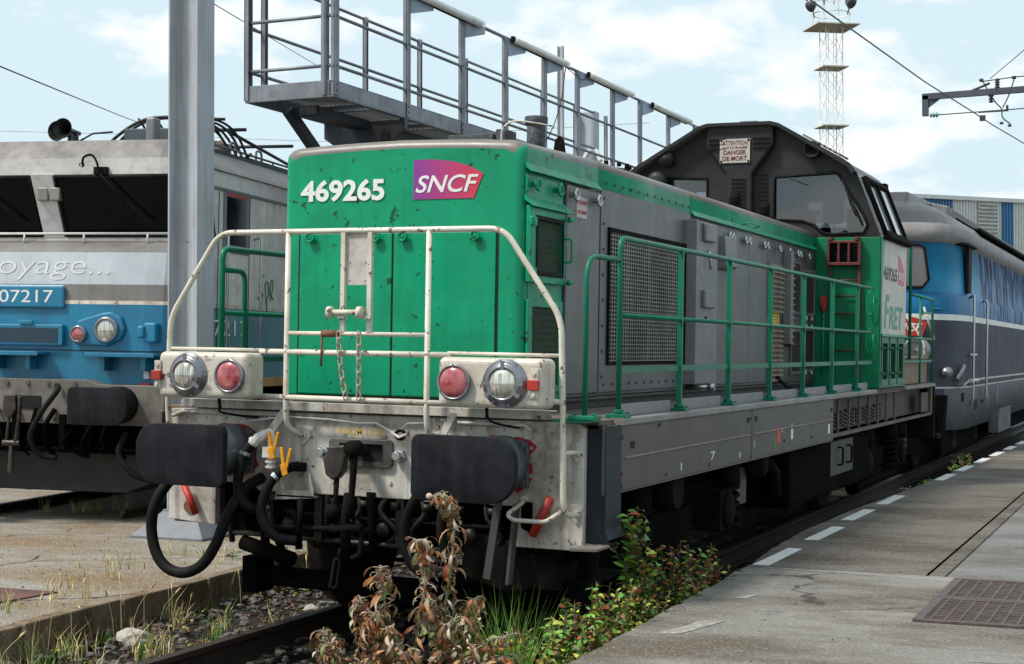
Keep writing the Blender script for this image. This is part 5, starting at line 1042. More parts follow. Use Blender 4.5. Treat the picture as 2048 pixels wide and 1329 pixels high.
# ================================================================ REAR LOCOMOTIVE (blue and slate)
L3 = root('passenger_locomotive', 'blue and slate grey rounded passenger locomotive coupled behind the green one', 'locomotive', cant=CANT)
plan = [(0,14.10),(.5,14.13),(.95,14.22),(1.15,14.32),(1.28,14.45),(1.38,14.68),(1.44,14.95),(1.48,15.35),(1.48,17),(1.48,20),(1.48,24),(1.48,30)]
plan = [(-x, y) for x, y in reversed(plan[1:])]+plan
lv = [(.62,0,0),(1.18,0,0),(1.19,.0,2),(1.21,0,1),(2.12,0,3),(2.20,0,4),(2.44,.0,5),(2.47,.035,5),(2.5,.05,5),(3.18,.09,6),(3.20,.03,6),(3.42,.06,6),(3.46,.16,7),(3.62,.30,7),(3.80,.60,8),(3.9,.95,8),(3.92,1.3,8)]
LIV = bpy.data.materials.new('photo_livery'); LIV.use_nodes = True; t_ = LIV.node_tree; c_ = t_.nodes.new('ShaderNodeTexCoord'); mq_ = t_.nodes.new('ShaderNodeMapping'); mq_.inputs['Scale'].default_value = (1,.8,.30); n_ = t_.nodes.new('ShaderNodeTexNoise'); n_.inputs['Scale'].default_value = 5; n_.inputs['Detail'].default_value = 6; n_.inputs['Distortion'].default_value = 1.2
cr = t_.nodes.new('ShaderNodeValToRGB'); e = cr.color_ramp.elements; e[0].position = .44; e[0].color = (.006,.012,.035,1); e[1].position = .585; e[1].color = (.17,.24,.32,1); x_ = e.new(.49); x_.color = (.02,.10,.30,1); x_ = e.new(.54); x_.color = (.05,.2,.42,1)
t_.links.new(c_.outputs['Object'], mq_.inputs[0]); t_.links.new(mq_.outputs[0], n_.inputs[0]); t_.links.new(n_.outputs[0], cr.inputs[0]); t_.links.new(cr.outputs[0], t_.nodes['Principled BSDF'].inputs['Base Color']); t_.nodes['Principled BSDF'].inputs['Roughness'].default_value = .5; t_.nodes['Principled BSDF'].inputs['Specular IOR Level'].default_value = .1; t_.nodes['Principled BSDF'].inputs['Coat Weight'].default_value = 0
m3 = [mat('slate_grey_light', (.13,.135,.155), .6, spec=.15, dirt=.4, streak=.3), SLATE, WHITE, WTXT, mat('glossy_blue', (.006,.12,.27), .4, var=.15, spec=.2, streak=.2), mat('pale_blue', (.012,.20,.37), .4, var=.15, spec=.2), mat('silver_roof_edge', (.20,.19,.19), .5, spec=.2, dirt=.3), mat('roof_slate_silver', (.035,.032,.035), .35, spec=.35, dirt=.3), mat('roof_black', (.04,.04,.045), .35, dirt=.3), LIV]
q = MB(); n = len(plan); vs = []
for (z, ins, m_) in lv:
    for (x, y) in plan: vs.append((x*(1-ins/1.48), y+ins*(.9 if z < 3.3 else 1.4), z))
q.add(vs, [])
for i in range(len(lv)-1):
    for j in range(n-1):
        m_ = lv[i][2]; ym = (plan[j][1]+plan[j+1][1])/2
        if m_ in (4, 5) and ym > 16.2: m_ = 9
        if m_ == 5 and lv[i][0] < 2.49 and ym <= 16.2: m_ = 4
        if lv[i][0] < 1.1 and ym < 14.5: m_ = 1
        q.f.append((i*n+j, i*n+j+1, (i+1)*n+j+1, (i+1)*n+j)); q.mi.append(m_); q.sm.append(True)
q.f.append(tuple((len(lv)-1)*n+j for j in range(n))); q.mi.append(8); q.sm.append(False); q.f.append(tuple(j for j in range(n))); q.mi.append(0); q.sm.append(False)
q.build('body', m3, L3)
for s in (1, -1):
    A = [(s*x, 14.135+.115*x, z) for x, z in ((.06,2.56),(1.0,2.56),(1.08,2.66),(1.02,3.10),(.94,3.14),(.06,3.14))]
    q = MB(); q.add(A+[(x,y+.12,z) for x,y,z in A], [tuple(range(6))]+[(i,(i+1)%6,6+(i+1)%6,6+i) for i in range(6)]); o = q.build('windscreen', mat('grey_reflecting_screen', (.14,.135,.145), .15, var=.1), L3); q = MB(); q.tube([(x,y-.004,z) for x,y,z in A], .022, 6, closed=True); q.build('window_seal', RUBBER, o); q = MB(); q.tube([(A[1][0]*.5,A[1][1]-.03,3.05),(A[1][0]*.78,A[1][1]-.03,2.62)],.010,6); q.build('wiper', BLACK, o)
q = MB(); q.box(1.42,1.475,15.30,15.62,2.52,3.20); q.build('door_window', BLACK, L3, bevel=.01)
q = MB(); q.box(1.20,1.50,14.9,16.0,3.17,3.20); q.build('door_canopy', UNDER2, L3)
q = MB(); q.tube(fillet([(1.45,15.55,2.45),(1.53,15.5,2.5),(1.53,15.5,1.0),(1.47,15.5,.95)],.04),.018,8); q.tube(fillet([(1.48,16.9,2.45),(1.55,16.9,2.46),(1.55,16.9,1.0),(1.48,16.9,.95)],.04),.018,8); q.tube([(1.5,15.3,1.65),(1.54,15.7,1.65)],.02,6); q.tube([(1.50,15.4,1.28),(1.50,16.3,1.28)],.035,8); q.build('handrail', BRSTEEL, L3)
q = MB(); q.tube([(.2,14.10,2.27),(1.2,14.33,2.27),(1.25,14.40,2.27)],.010,6); q.build('front_rail', MAT['pale_blue'], L3)
q = MB(); q.lathe((.93,14.28,1.70),(.1,-1,0),[(.001,0),(.19,0),(.19,.10),(.16,.14),(.12,.12),(.001,.15)],24); q.build('headlight', CHROME, L3)
q = MB(); q.prism([(.55,1.90),(1.02,1.90),(1.08,2.08),(.92,2.15),(.55,2.17)], 1, 14.17, 14.19); e3 = q.build('emblem', REDP, L3); text('emblem_letters','SNCF',WTXT,e3,'F',14.17,.60,1.02,1.96,2.07,thick=.003,bold=.01,shear=.25)
q = MB(); q.prism([(14.7,1.22),(15.5,1.28),(15.5,1.31),(15.3,1.31),(14.7,1.24)], 0, 1.40, 1.50); q.box(1.475,1.49,15.5,30,1.28,1.31); q.build('trim', BRSTEEL, L3)
q = MB(); q.box(1.37,1.46,14.95,15.3,1.0,1.12); q.box(1.46,1.49,16.1,16.4,.86,1.0); q.build('step_recess', BLACK, L3)
q = MB(); q.box(1.44,1.60,18.2,20.0,.42,.80); q.box(1.44,1.62,18.2,20,.78,.80); q.build('side_box', m3[0], L3, bevel=.01)
q = MB(); 
for y in (17.6, 19.0): q.lathe((1.48,y,1.0),(1,0,0),[(.001,.01),(.20,.01),(.21,0)],20)
q.build('round_cover', m3[0], L3)
q = MB(); q.tube([(1.42,14.6,1.30),(1.48,14.85,1.5)],.035,8); q.lathe((1.30,14.4,1.40),(.6,-1,.3),[(.07,0),(.07,.09),(.001,.1)],12); q.build('mirror', CHROME, L3)
q = MB()
for k in range(40): y = 18.6+k*.28; q.box(1.0,1.24,y,y+.22,3.64,3.68)
for s in (1,): q.add([(1.28,18.5,3.58),(1.28,29,3.58),(.85,29,3.86),(.85,18.5,3.86)], [(0,1,2,3)])
q.build('roof_grilles', UNDER2, L3)
q = MB(); q.prism([(.35,3.85),(.85,3.75),(.88,3.95),(.4,4.05)], 1, 17.5, 30); q.build('roof_rib', m3[6], L3, bevel=.02); q = MB(); q.prism([(14.9,3.6),(15.4,3.98),(17.5,4.02),(20,3.9),(20,3.7)], 0, -.6, .62); q.build('roof_dome', m3[8], L3, bevel=.04)
q = MB(); q.lathe((.3,16.2,4.0),(0,1,0),[(.06,0),(.06,.02),(.04,.02),(.04,0)],16); q.build('lifting_eye', UNDER2, L3)
q = MB(); q.box(-1.3,1.3,14.3,29.5,.3,1.1); q.prism([(-1.2,.3),(1.3,.3),(1.35,1.1),(-1.3,1.1)], 1, 14.05, 14.3); q.build('underframe', UNDER, L3)
for x in (-.875,.875): q = MB(); q.lathe((x,13.35,1.05),(0,1,0),[(.001,0),(.22,0),(.22,.04),(.12,.06),(.12,.7),(.001,.7)],20); q.build('buffer', PAD, L3)
for yy in (15.4, 17.8, 26, 28.4):
    for s in (1,-1): q = MB(); q.lathe((s*.69,yy,.55),(s,0,0),[(.001,.13),(.12,.13),(.13,.10),(.46,.08),(.55,.07),(.55,0),(.001,0)],28); q.box(*sorted((s*1.15,s*1.3)),yy-.2,yy+.2,.35,.75); q.build('wheel', MAT['wheel_steel'], L3)
# ================================================================ STEEL POST
P_ = root('steel_post', 'tall galvanised steel post on a flared base beside the blue and silver locomotive', 'post', (-3.78,4.25,.03))
q = MB(); W_, F_ = .31, .26; H_ = 9
q.prism([(-W_/2,-F_/2),(-W_/2+.018,-F_/2),(-W_/2+.018,-.006),(W_/2-.018,-.006),(W_/2-.018,-F_/2),(W_/2,-F_/2),(W_/2,F_/2),(W_/2-.018,F_/2),(W_/2-.018,.006),(-W_/2+.018,.006),(-W_/2+.018,F_/2),(-W_/2,F_/2)], 2, .0, H_); q.build('shaft', GALVL, P_, bevel=.004)
q = MB()
vs = []; 
for (s_, z) in ((.36,0),(.36,.02),(.17,.22),(.165,.24)): vs += [(-s_*1.05,-s_,z),(s_*1.05,-s_,z),(s_*1.05,s_,z),(-s_*1.05,s_,z)]
q.add(vs, [(i*4+j, i*4+(j+1)%4, (i+1)*4+(j+1)%4, (i+1)*4+j) for i in range(3) for j in range(4)]+[(12,13,14,15)]); q.build('base', mat('post_base_grey', (.12,.13,.15), .55, var=.2, dirt=.5), P_, bevel=.006)
# ================================================================ ELEVATED WALKWAY
WK = root('elevated_walkway', 'grey galvanised elevated walkway with handrails and tube lamps above the green hood', 'walkway', (-3.98,6.2,0))
XN, XF = .52, -.52   # near / far edge (local)
ny = [0.02,1.58,2.98,4.24,5.53,6.75,8.2,9.46,10.9,12.4,14,15.6,17.2,18.8]
fy = [1.0,2.4,3.75,5.1,6.45,7.8,9.2]
LEN = 22
q = MB(); q.prism([(XN-.06,4.20),(XN,4.20),(XN,4.21),(XN-.05,4.21),(XN-.05,4.36),(XN,4.36),(XN,4.37),(XN-.06,4.37)], 1, 0, LEN)
q.box(XN-.008,XN,0,LEN,4.21,4.36); q.prism([(XF,4.20),(XF+.06,4.20),(XF+.06,4.37),(XF,4.37)], 1, 0, LEN); q.box(XF+.06,XN-.06,0,.05,4.20,4.37)
for k in range(12): q.box(XF+.06,XN-.06,.9+k*1.5,.96+k*1.5,4.20,4.28)
q.build('floor_beams', GALV, WK, bevel=.003)
q = MB()
for k in range(110): q.box(XF+.06,XN-.06,.06+k*.05,.066+k*.05,4.30,4.335)
for k in range(14): q.box(XF+.1+k*.06,XF+.104+k*.06,.06,LEN,4.31,4.33)
q.box(XF+.06,XN-.06,5.6,LEN,4.30,4.33); q.build('grating', mat('grating_steel', (.10,.105,.11), .6, metal=.3), WK)
def cpost(x, y, z1, sgn, w=.075):
    q = MB(); q.box(x-.006,x+.006,y-w/2,y+w/2,4.22,z1); q.box(*sorted((x,x-sgn*.045)),y-w/2,y-w/2+.007,4.22,z1); q.box(*sorted((x,x-sgn*.045)),y+w/2-.007,y+w/2,4.22,z1)
    q.nut((x+sgn*.006,y,4.27),(sgn,0,0),.012,.01); q.nut((x+sgn*.006,y,4.33),(sgn,0,0),.012,.01); q.nut((x+sgn*.006,y,4.52),(sgn,0,0),.012,.01); q.nut((x+sgn*.006,y,5.02),(sgn,0,0),.012,.01)
    q.build('post', GALV, WK)
for i, y in enumerate(ny): cpost(XN+.006, y+.03, 5.62 if i == 0 else 5.60, 1, .085)
cpost(XN-.09, .02, 5.75, 1, .08); cpost(XF, .03, 5.75, -1, .085); cpost(XF+.02, .30, 5.75, -1, .06)
for y in fy: cpost(XF, y+1.5-.0, 5.58, -1, .05)
q = MB()
for z in (4.52, 5.02): q.tube([(XN-.02,0,z),(XN-.02,LEN,z)],.0185,8); q.tube([(XF,.03,z),(XN,.03,z)],.0185,8)
q.tube([(XN-.03,1.6,5.60),(XN-.03,LEN,5.60)],.022,8)
for z in (4.98, 5.56): q.tube([(XF,.0,z),(XF,10.2,z)],.0185,8)
q.tube([(XF+.02,.03,4.52),(XF+.02,10.2,4.52)],.0185,8)
q.build('rails', GALV, WK)
for i, y in enumerate(ny[1:]):
    q = MB()
    q.add([(XN+.012,y+.07,5.60),(XN+.012,y+.62,5.60),(XN+.012,y+.62,5.50),(XN+.012,y+.07,5.36),(XN+.018,y+.07,5.60),(XN+.018,y+.62,5.60),(XN+.018,y+.62,5.50),(XN+.018,y+.07,5.36)],[(0,1,2,3),(4,7,6,5),(0,4,5,1),(1,5,6,2),(2,6,7,3),(3,7,4,0)])
    q.build('gusset_plate', mat('gusset_blue_grey', (.26,.31,.38), .5, metal=.2, dirt=.3), WK)
for (a, b) in ((1.5,3.35),(4.40,6.15),(7.08,8.87),(9.95,11.9),(12.9,14.8),(15.8,17.6)):
    q = MB(); q.tube([(XN+.06,a,5.585),(XN+.06,b,5.585)],.046,12); q.box(XN+.02,XN+.08,b-.02,b+.12,5.55,5.62); tl = q.build('tube_lamp', CONC_TUBE, WK)
    q = MB(); q.box(XN-.01,XN+.02,a,b,5.545,5.575); q.box(XN+.03,XN+.07,a-.05,a,5.55,5.62); q.build('lamp_tray', UNDER2, tl)
q = MB(); q.tube(smoothpath([(XN+.04,6.2,5.55),(XN+.04,6.0,5.0),(XN+.02,5.6,4.5),(XN-.1,5.3,4.2),(XN-.2,5.0,4.1)]),.007,5); q.tube(smoothpath([(XN+.05,6.2,5.54),(XN+.05,6.8,5.47),(XN+.05,7.05,5.56)]),.006,5); q.build('power_cable', BLACK, WK)
q = MB(); 
q.prism([(XF+.05,4.19),(XN+.02,4.19),(XN+.02,4.08),(.2,3.84),(-.2,3.84),(XF+.05,4.02)], 1, 1.5, 1.56); q.prism([(XF+.05,4.19),(XN+.02,4.19),(XN+.02,4.08),(.2,3.84),(-.2,3.84),(XF+.05,4.02)], 1, 11.5, 11.56)
for y in (1.7, 11.7): q.box(-.14,.14,y-.14,y+.14,.03,3.9)
q.bar((-.35,.55,4.20),(-.12,1.65,3.2),.10,.10); q.box(-.1,.1,.4,LEN,4.10,4.195); q.bar((-.1,.4,4.15),(.1,.4,4.15),.06,.1)
q.build('support', mat('support_dark_steel', (.05,.055,.065), .5, metal=.4, dirt=.4), WK, bevel=.004)
# ---- far steel masts
def mast(name, label, x, y, h, w, g='steel masts behind the walkway'):
    q = MB(); q.prism([(-w/2,-w*.4),(-w/2+.02,-w*.4),(-w/2+.02,-.01),(w/2-.02,-.01),(w/2-.02,-w*.4),(w/2,-w*.4),(w/2,w*.4),(w/2-.02,w*.4),(w/2-.02,.01),(-w/2+.02,.01),(-w/2+.02,w*.4),(-w/2,w*.4)], 2, 0, h)
    o = q.build(name, GALVL, None, bevel=.004); o.location = (x, y, 0); tag(o, label, 'mast', g); return o
mast('steel_mast', 'thick galvanised steel mast seen through the walkway railing, left of the black cab', -5.9, 19.8, 6.15, .36)
mast('steel_mast', 'thin steel mast end sticking up just above the walkway lamps', -6.2, 19.2, 7.3, .11)
q = MB(); q.tube(smoothpath([(-6.3,19.9,3.2),(-6.1,19.8,4.6),(-5.9,19.7,5.3),(-5.7,19.7,5.4),(-5.6,19.7,5.2)]),.05,8); tag(q.build('swan_neck_pipe', CONC_TUBE), 'pale bent pipe leaning beside the thick mast behind the railing', 'pipe')
# ================================================================ LIGHTING MAST
LT = root('lighting_mast', 'tall white lattice lighting mast with floodlights on top, far behind the black cab', 'lighting mast', (-28.1,147.7,0), rz=R(33))
WHM = mat('mast_white', (.8,.79,.76), .5, var=.05)
q = MB(); hw = .88; HT = 34.5
cs_ = [(-hw,-hw),(hw,-hw),(hw,hw),(-hw,hw)]
for c in cs_: q.bar((*c,0),(*c,HT),.075,.075)
z = 0
while z < HT-1:
    for k in range(4):
        a, b = cs_[k], cs_[(k+1)%4]; q.bar((*a,z),(*b,z+2.1),.035,.035); q.bar((*b,z),(*a,z+2.1),.035,.035)
    z += 2.1
q.bar((-.3,0,0),(-.3,0,HT),.06,.06); q.bar((.25,0,0),(.25,0,HT),.05,.05)
q.build('lattice', WHM, LT)
for z, s in ((24.4,1.35),(30.3,1.35),(34.4,2.2)):
    q = MB(); q.box(-s,s,-s,s,z,z+.12); q.build('platform', mat('mast_deck_cream', (.55,.50,.38), .6), LT)
q = MB()
for k in range(8): a = k*math.pi/4; q.bar((2.0*math.cos(a),2.0*math.sin(a),34.6),(1.8*math.cos(a),1.8*math.sin(a),38),.08,.08)
for z in (35.8,37.6): q.tube([(1.9*math.cos(k*math.pi/8),1.9*math.sin(k*math.pi/8),z) for k in range(16)],.06,5,closed=True)
q.build('top_rails', WHM, LT)
for k, (a, r_, z) in enumerate([(200,2.5,36.4),(230,2.3,37.6),(160,2.5,37.9),(20,2.3,38.2),(340,2.3,37.9),(60,2.3,38.4),(270,2.4,38.9),(300,2.4,36.6)]):
    a = R(a); c = Vector((r_*math.cos(a), r_*math.sin(a), z)); d = Vector((math.cos(a), math.sin(a), -.7)).normalized()
    q = MB(); q.lathe(c, d, [(.001,-.5),(.3,-.45),(.55,.1),(.6,.3),(.001,.3)], 10); q.bar(c, (c.x*.85, c.y*.85, c.z-1.2), .08, .08); q.build('floodlight', mat('floodlight_dark', (.06,.06,.06), .5), LT)
# ================================================================ CATENARY SUPPORT
CT = root('catenary_beam', 'dark steel catenary cross beam with insulators reaching in from the right', 'catenary support', (-.12,22,0))
STB = mat('beam_blue_steel', (.07,.075,.10), .5, metal=.4)
q = MB(); q.prism([(0,0),(0,0)][:0] or [(0,6.33),(14,6.50),(14,6.61),(0,6.44)], 1, -.05, .05); q.box(0,.11,-.05,.05,6.03,6.40); q.prism([(.11,6.18),(.36,6.36),(.36,6.40),(.11,6.40)], 1, -.02, .02); q.box(14,14.25,-.12,.12,-6,7.2); q.build('beam', STB, CT)
def insu(pts, n_, r0, m, nm):
    q = MB(); a = Vector(pts[0]); b = Vector(pts[1]); d = b-a; L_ = d.length; pr_ = [(.012,0)]
    for k in range(n_): pr_ += [(r0,(k+.3)/n_*L_),(r0*.35,(k+.75)/n_*L_)]
    q.lathe(a, d, pr_+[(.012,L_)], 12); return q.build(nm, m, CT)
GI = mat('glass_green_insulator', (.10,.25,.22), .2)
insu([(.13,0,6.04),(.30,0,6.04)], 3, .055, GI, 'insulator'); insu([(1.33,0,6.42),(1.33,0,6.64)], 5, .055, DARK, 'insulator'); insu([(1.22,0,6.20),(1.22,0,6.42)], 4, .055, DARK, 'insulator'); insu([(2.0,0,6.12),(2.0,0,6.30)], 3, .06, DARK, 'insulator')
q = MB(); q.tube([(.30,0,6.04),(1.0,0,6.05),(14,0,6.75-.5)],.010,6); q.tube([(1.05,0,6.60),(1.6,0,6.64),(8,0,6.85)],.010,6); q.tube([(.85,0,6.43),(1.2,0,6.56)],.022,6); q.tube(smoothpath([(1.08,0,6.60),(1.18,0,6.4),(1.3,0,6.2),(1.40,0,6.08),(1.42,0,5.92),(1.55,0,5.80)]),.012,6); q.tube(smoothpath([(1.63,0,6.63),(1.52,0,6.3),(1.42,0,6.1)]),.012,6); q.box(1.0,1.5,-.02,.02,6.03,6.055); q.box(1.48,1.52,-.02,.02,6.03,6.14); q.cyl((2.0,0,5.98),(2.0,0,6.66),.014,6); q.box(1.02,1.12,-.03,.03,5.88,5.98); q.nut((1.05,0,6.60),(0,0,1),.04,.05); q.nut((1.62,0,6.61),(0,0,1),.04,.05); q.nut((1.40,0,5.80),(0,0,1),.035,.04); q.nut((1.54,0,5.75),(0,0,1),.035,.04)
q.build('wire_fittings', mat('fitting_black', (.03,.03,.035), .5), CT)
WPTS = [[(-.1,7.6,5.45),(.1,11.64,5.99),(.4,18.85,6.12),(.77,22.28,6.08),(.93,23.77,6.05),(1.61,28.65,5.93),(3.5,45,5.9)],
 [(1.1,21.87,6.62),(2.04,17.93,6.35),(3.3,12.0,6.2)], [(-5.0,5.6,5.6),(-7.35,9.48,6.27),(-16.16,27.42,9.05)],
 [(-5.68,3.69,4.31),(-10.86,12.33,5.35),(-30.32,43.06,9.57)], [(-38.14,39.65,10.3),(-32.81,41.97,10.15),(-26.41,44.76,9.88),(-14.67,49.85,10.61)]]
WIRE = mat('overhead_wire', (.05,.055,.08), .5)
def wire(label, pts, r=.008):
    q = MB(); q.tube(pts, r, 6); tag(q.build('overhead_wire', WIRE), label, 'wire', 'overhead wires')
wire('overhead contact wire crossing in front of the lighting mast down to the right edge', WPTS[0], .011)
wire('overhead wire rising to the right from the insulators above the catenary beam', WPTS[1], .008)
wire('thin overhead wire from the top of the steel post down behind the walkway end', WPTS[2], .008)
wire('thin overhead wire at the far left sloping down towards the pantograph', WPTS[3], .008)
wire('thin level wire with turnbuckle seen under the walkway, above the green hood', WPTS[4], .007)
# ================================================================ WAREHOUSE
WH = root('warehouse', 'long industrial building with white and blue corrugated panels, behind the trains at the right', 'building', (-10.25,79.04,0), rz=R(46.7))
WPN = mat('warehouse_cream_panel', (.60,.60,.58), .55, var=.05, streak=.15); BPN = mat('warehouse_blue_panel', (.05,.17,.33), .5, var=.08, streak=.1)
x = -8.0
seq = [(10.0,0),(1.85,1),(1.8,0),(1.4,2),(.25,0),(.9,1),(6,0),(2,1),(12,0)]
q = MB(); q.box(-8,28,.1,12,0,10.30); q.build('walls', WPN, WH)
for wd_, ty in seq:
    q = MB(); a = x
    if ty == 2:
        for j in range(9): q.prism([(-.12,10.1-j*.22),(.0,10.2-j*.22),(.0,10.17-j*.22),(-.12,10.07-j*.22)], 0, a, a+wd_)
        q.build('louvre_vent', mat('vent_cream', (.45,.45,.42), .6), WH)
    else:
        while a < x+wd_-.01: q.prism([(a,.1),(a+.04,0),(a+.14,0),(a+.18,.1)], 2, 0, 10.28); a += .2
        q.build('cladding_panel', BPN if ty else WPN, WH)
    x += wd_
q = MB(); q.box(-8.2,28,-.15,12.2,10.28,10.5); q.build('roof', WPN, WH)
# ================================================================ PLANTS
def leaf(q, p, d, L_, W_, curl, m=0, roll=None):
    p = Vector(p); d = Vector(d).normalized(); u = Vector((0,0,1)); s = d.cross(u)
    s = s.normalized() if s.length > .05 else Vector((1,0,0)); n = s.cross(d).normalized(); a = random.uniform(-1,1) if roll is None else roll
    s, n = s*math.cos(a)+n*math.sin(a), n*math.cos(a)-s*math.sin(a)
    vs = []; cur = p.copy(); dd = d.copy(); prof = [.12,.8,1,.75,.08]; fold = random.uniform(.15,.5)
    for k, w_ in enumerate(prof):
        hw = W_*w_/2; vs += [cur-s*hw+n*hw*fold, cur, cur+s*hw+n*hw*fold]
        dd = (Matrix.Rotation(curl/4, 3, s) @ dd).normalized(); cur = cur+dd*L_/4
    fs = []
    for k in range(4):
        a = k*3; fs += [(a,a+1,a+4,a+3),(a+1,a+2,a+5,a+4)]
    q.add(vs, fs, m, True)
LB = mat('withered_leaf_brown', (.30,.135,.060), .75, var=.35, vscale=18, dirt=.5, dirtcol=(.38,.20,.10), dscale=25, island=.7)
LP = mat('withered_leaf_pale', (.44,.36,.27), .8, var=.25, vscale=20, island=.4)
LG = mat('green_leaf', (.12,.27,.035), .55, var=.3, vscale=10, island=.6)
LG2 = mat('yellow_green_leaf', (.36,.40,.04), .55, var=.3, vscale=10, island=.5)
LR = mat('red_brown_leaf', (.34,.10,.03), .6, var=.3, island=.6)
LGD = mat('olive_leaf', (.13,.15,.04), .6, var=.3, island=.5)
STEM = mat('pale_green_stem', (.22,.23,.12), .6, var=.2); STEMB = mat('brown_stem', (.09,.055,.03), .7, var=.3)
STRAW = mat('dry_straw', (.62,.48,.24), .7, var=.25, vscale=30, island=.4); GRASS = mat('grass_blade', (.14,.27,.03), .6, var=.3, island=.5)
def along(pts, t):
    k = (len(pts)-1)*t; i = min(int(k), len(pts)-2); f = k-i; return pts[i].lerp(pts[i+1], f)
WS = root('withered_shrub', 'tall withered weed with drooping brown curled leaves in front of the right buffer', 'weed', (1.05,-.66,-.2))
def loc(p): return Vector(p)-Vector((1.05,-.66,-.2))
stems = [
 [(.97,-.66,-.2),(1.0,-.62,.10),(1.06,-.6,.30),(1.10,-.6,.50),(1.13,-.6,.70),(1.135,-.6,.86),(1.12,-.62,.935),(1.08,-.63,.965),(1.045,-.63,.955)],
 [(.98,-.66,-.2),(.96,-.66,.15),(.98,-.65,.38),(1.02,-.65,.60),(1.01,-.67,.72),(.98,-.7,.76)],
 [(.93,-.7,-.2),(.90,-.75,.10),(.86,-.75,.28),(.85,-.76,.52),(.84,-.77,.64)],
 [(.9,-.75,-.2),(.84,-.8,.05),(.79,-.82,.32),(.76,-.83,.50)],
 [(1.1,-.7,-.2),(1.24,-.8,.16),(1.36,-.82,.30),(1.54,-.83,.38)],
 [(1.0,-.7,-.2),(1.08,-.74,.1),(1.18,-.75,.32),(1.22,-.76,.42)],
 [(1.02,-.6,-.2),(1.1,-.56,.1),(1.16,-.55,.38),(1.22,-.53,.48)],
 [(.85,-.8,-.2),(.78,-.9,.05),(.70,-.93,.20),(.66,-.95,.30)],
 [(.9,-.8,-.2),(.88,-.84,.1),(.84,-.85,.36),(.86,-.86,.44)],[(1.1,-.7,-.2),(1.12,-.72,.1),(1.10,-.73,.38),(1.08,-.75,.5)],[(.8,-.85,-.2),(.74,-.86,.05),(.66,-.88,.26),(.60,-.9,.34)],[(1.25,-.8,-.2),(1.28,-.8,.1),(1.42,-.8,.24),(1.5,-.8,.27)],[(1.0,-.85,-.2),(1.0,-.86,.1),(.96,-.87,.30),(.93,-.88,.38)],
 [(1.2,-.8,-.2),(1.28,-.85,.1),(1.35,-.9,.28)],[(.98,-.9,-.2),(1.02,-.9,.15),(1.08,-.92,.30)]]
for i, st in enumerate(stems):
    P = [loc(p) for p in smoothpath(st, 5)]; q = MB(); q.tube(P, [.0085*(1-.5*k/len(P)) for k in range(len(P))], 6)
    o = q.build('stem', STEM, WS); q = MB(); nlv = (100 if i == 0 else 120 if i < 4 else 96)
    for k in range(nlv):
        t = .30+.70*(k/nlv)**.85 if i else .22+.78*(k/nlv); p = along(P, min(t, .999)); a = k*2.4+random.uniform(-.5,.5); up = random.uniform(-.35,.5)
        L_ = random.uniform(.045,.105); m = random.choices((0,1,2,3),(50,26,9,15) if i < 4 else (38,20,24,18))[0]
        d0 = Vector((math.cos(a),math.sin(a),up)); pet = p+d0*random.uniform(.01,.05); q.tube([p, (p+pet)/2+Vector((0,0,.004)), pet], .0016, 4, m=1)
        leaf(q, pet, d0+Vector((0,0,random.uniform(-.9,.1))), L_, L_*random.uniform(.17,.32), -random.uniform(1.2,4.2), m)
    q.build('leaves', [LB, LP, LGD, LR], o, recalc=False)
q = MB(); q.lathe(loc((1.04,-.63,.955)), (-.8,0,.2), [(.003,0),(.014,.01),(.016,.022),(.010,.032),(.001,.036)], 8); q.build('seed_head', LP, WS)
def shrub(name, label, x, y, z0, h, spread, nst, mix, L0, lab_g, cat='shrub', erect=.6, seed=None, mats=None):
    rt = root(name, label, cat, (x,y,z0), group=lab_g); qs = MB(); ql = MB()
    for s in range(nst):
        a = random.uniform(0,6.28); r_ = random.uniform(.1,1)*spread; hh = h*random.uniform(.45,1) if s else h
        b = Vector((random.uniform(-.08,.08),random.uniform(-.1,.1),0)); tip = Vector((r_*math.cos(a),r_*math.sin(a)*1.2,hh)) if s else Vector((0,0,h))
        P = smoothpath([b, b.lerp(tip,.5)+Vector((random.uniform(-.03,.03),random.uniform(-.03,.03),hh*.08)), tip], 6); qs.tube(P, .0035, 5)
        n = int(hh/(.022 if not mats else .014))+6
        for k in range(n):
            t = .2+.8*k/n; p = along(P, min(t,.999)); a2 = k*2.4+random.uniform(-.4,.4); m = random.choices(range(4), mix)[0]; L_ = L0*random.uniform(.55,1.2)
            leaf(ql, p, Vector((math.cos(a2),math.sin(a2),random.uniform(-.2,erect+.3))), L_, L_*(random.uniform(.40,.62) if not mats else random.uniform(.2,.35)), -(random.uniform(-.3,1.2) if not mats else random.uniform(.8,3.8)), m)
    qs.build('stems', STEMB, rt); ql.build('leaves', mats or [LG, LG2, LR, LGD], rt, recalc=False)
G_ = 'weeds growing along the platform edge'
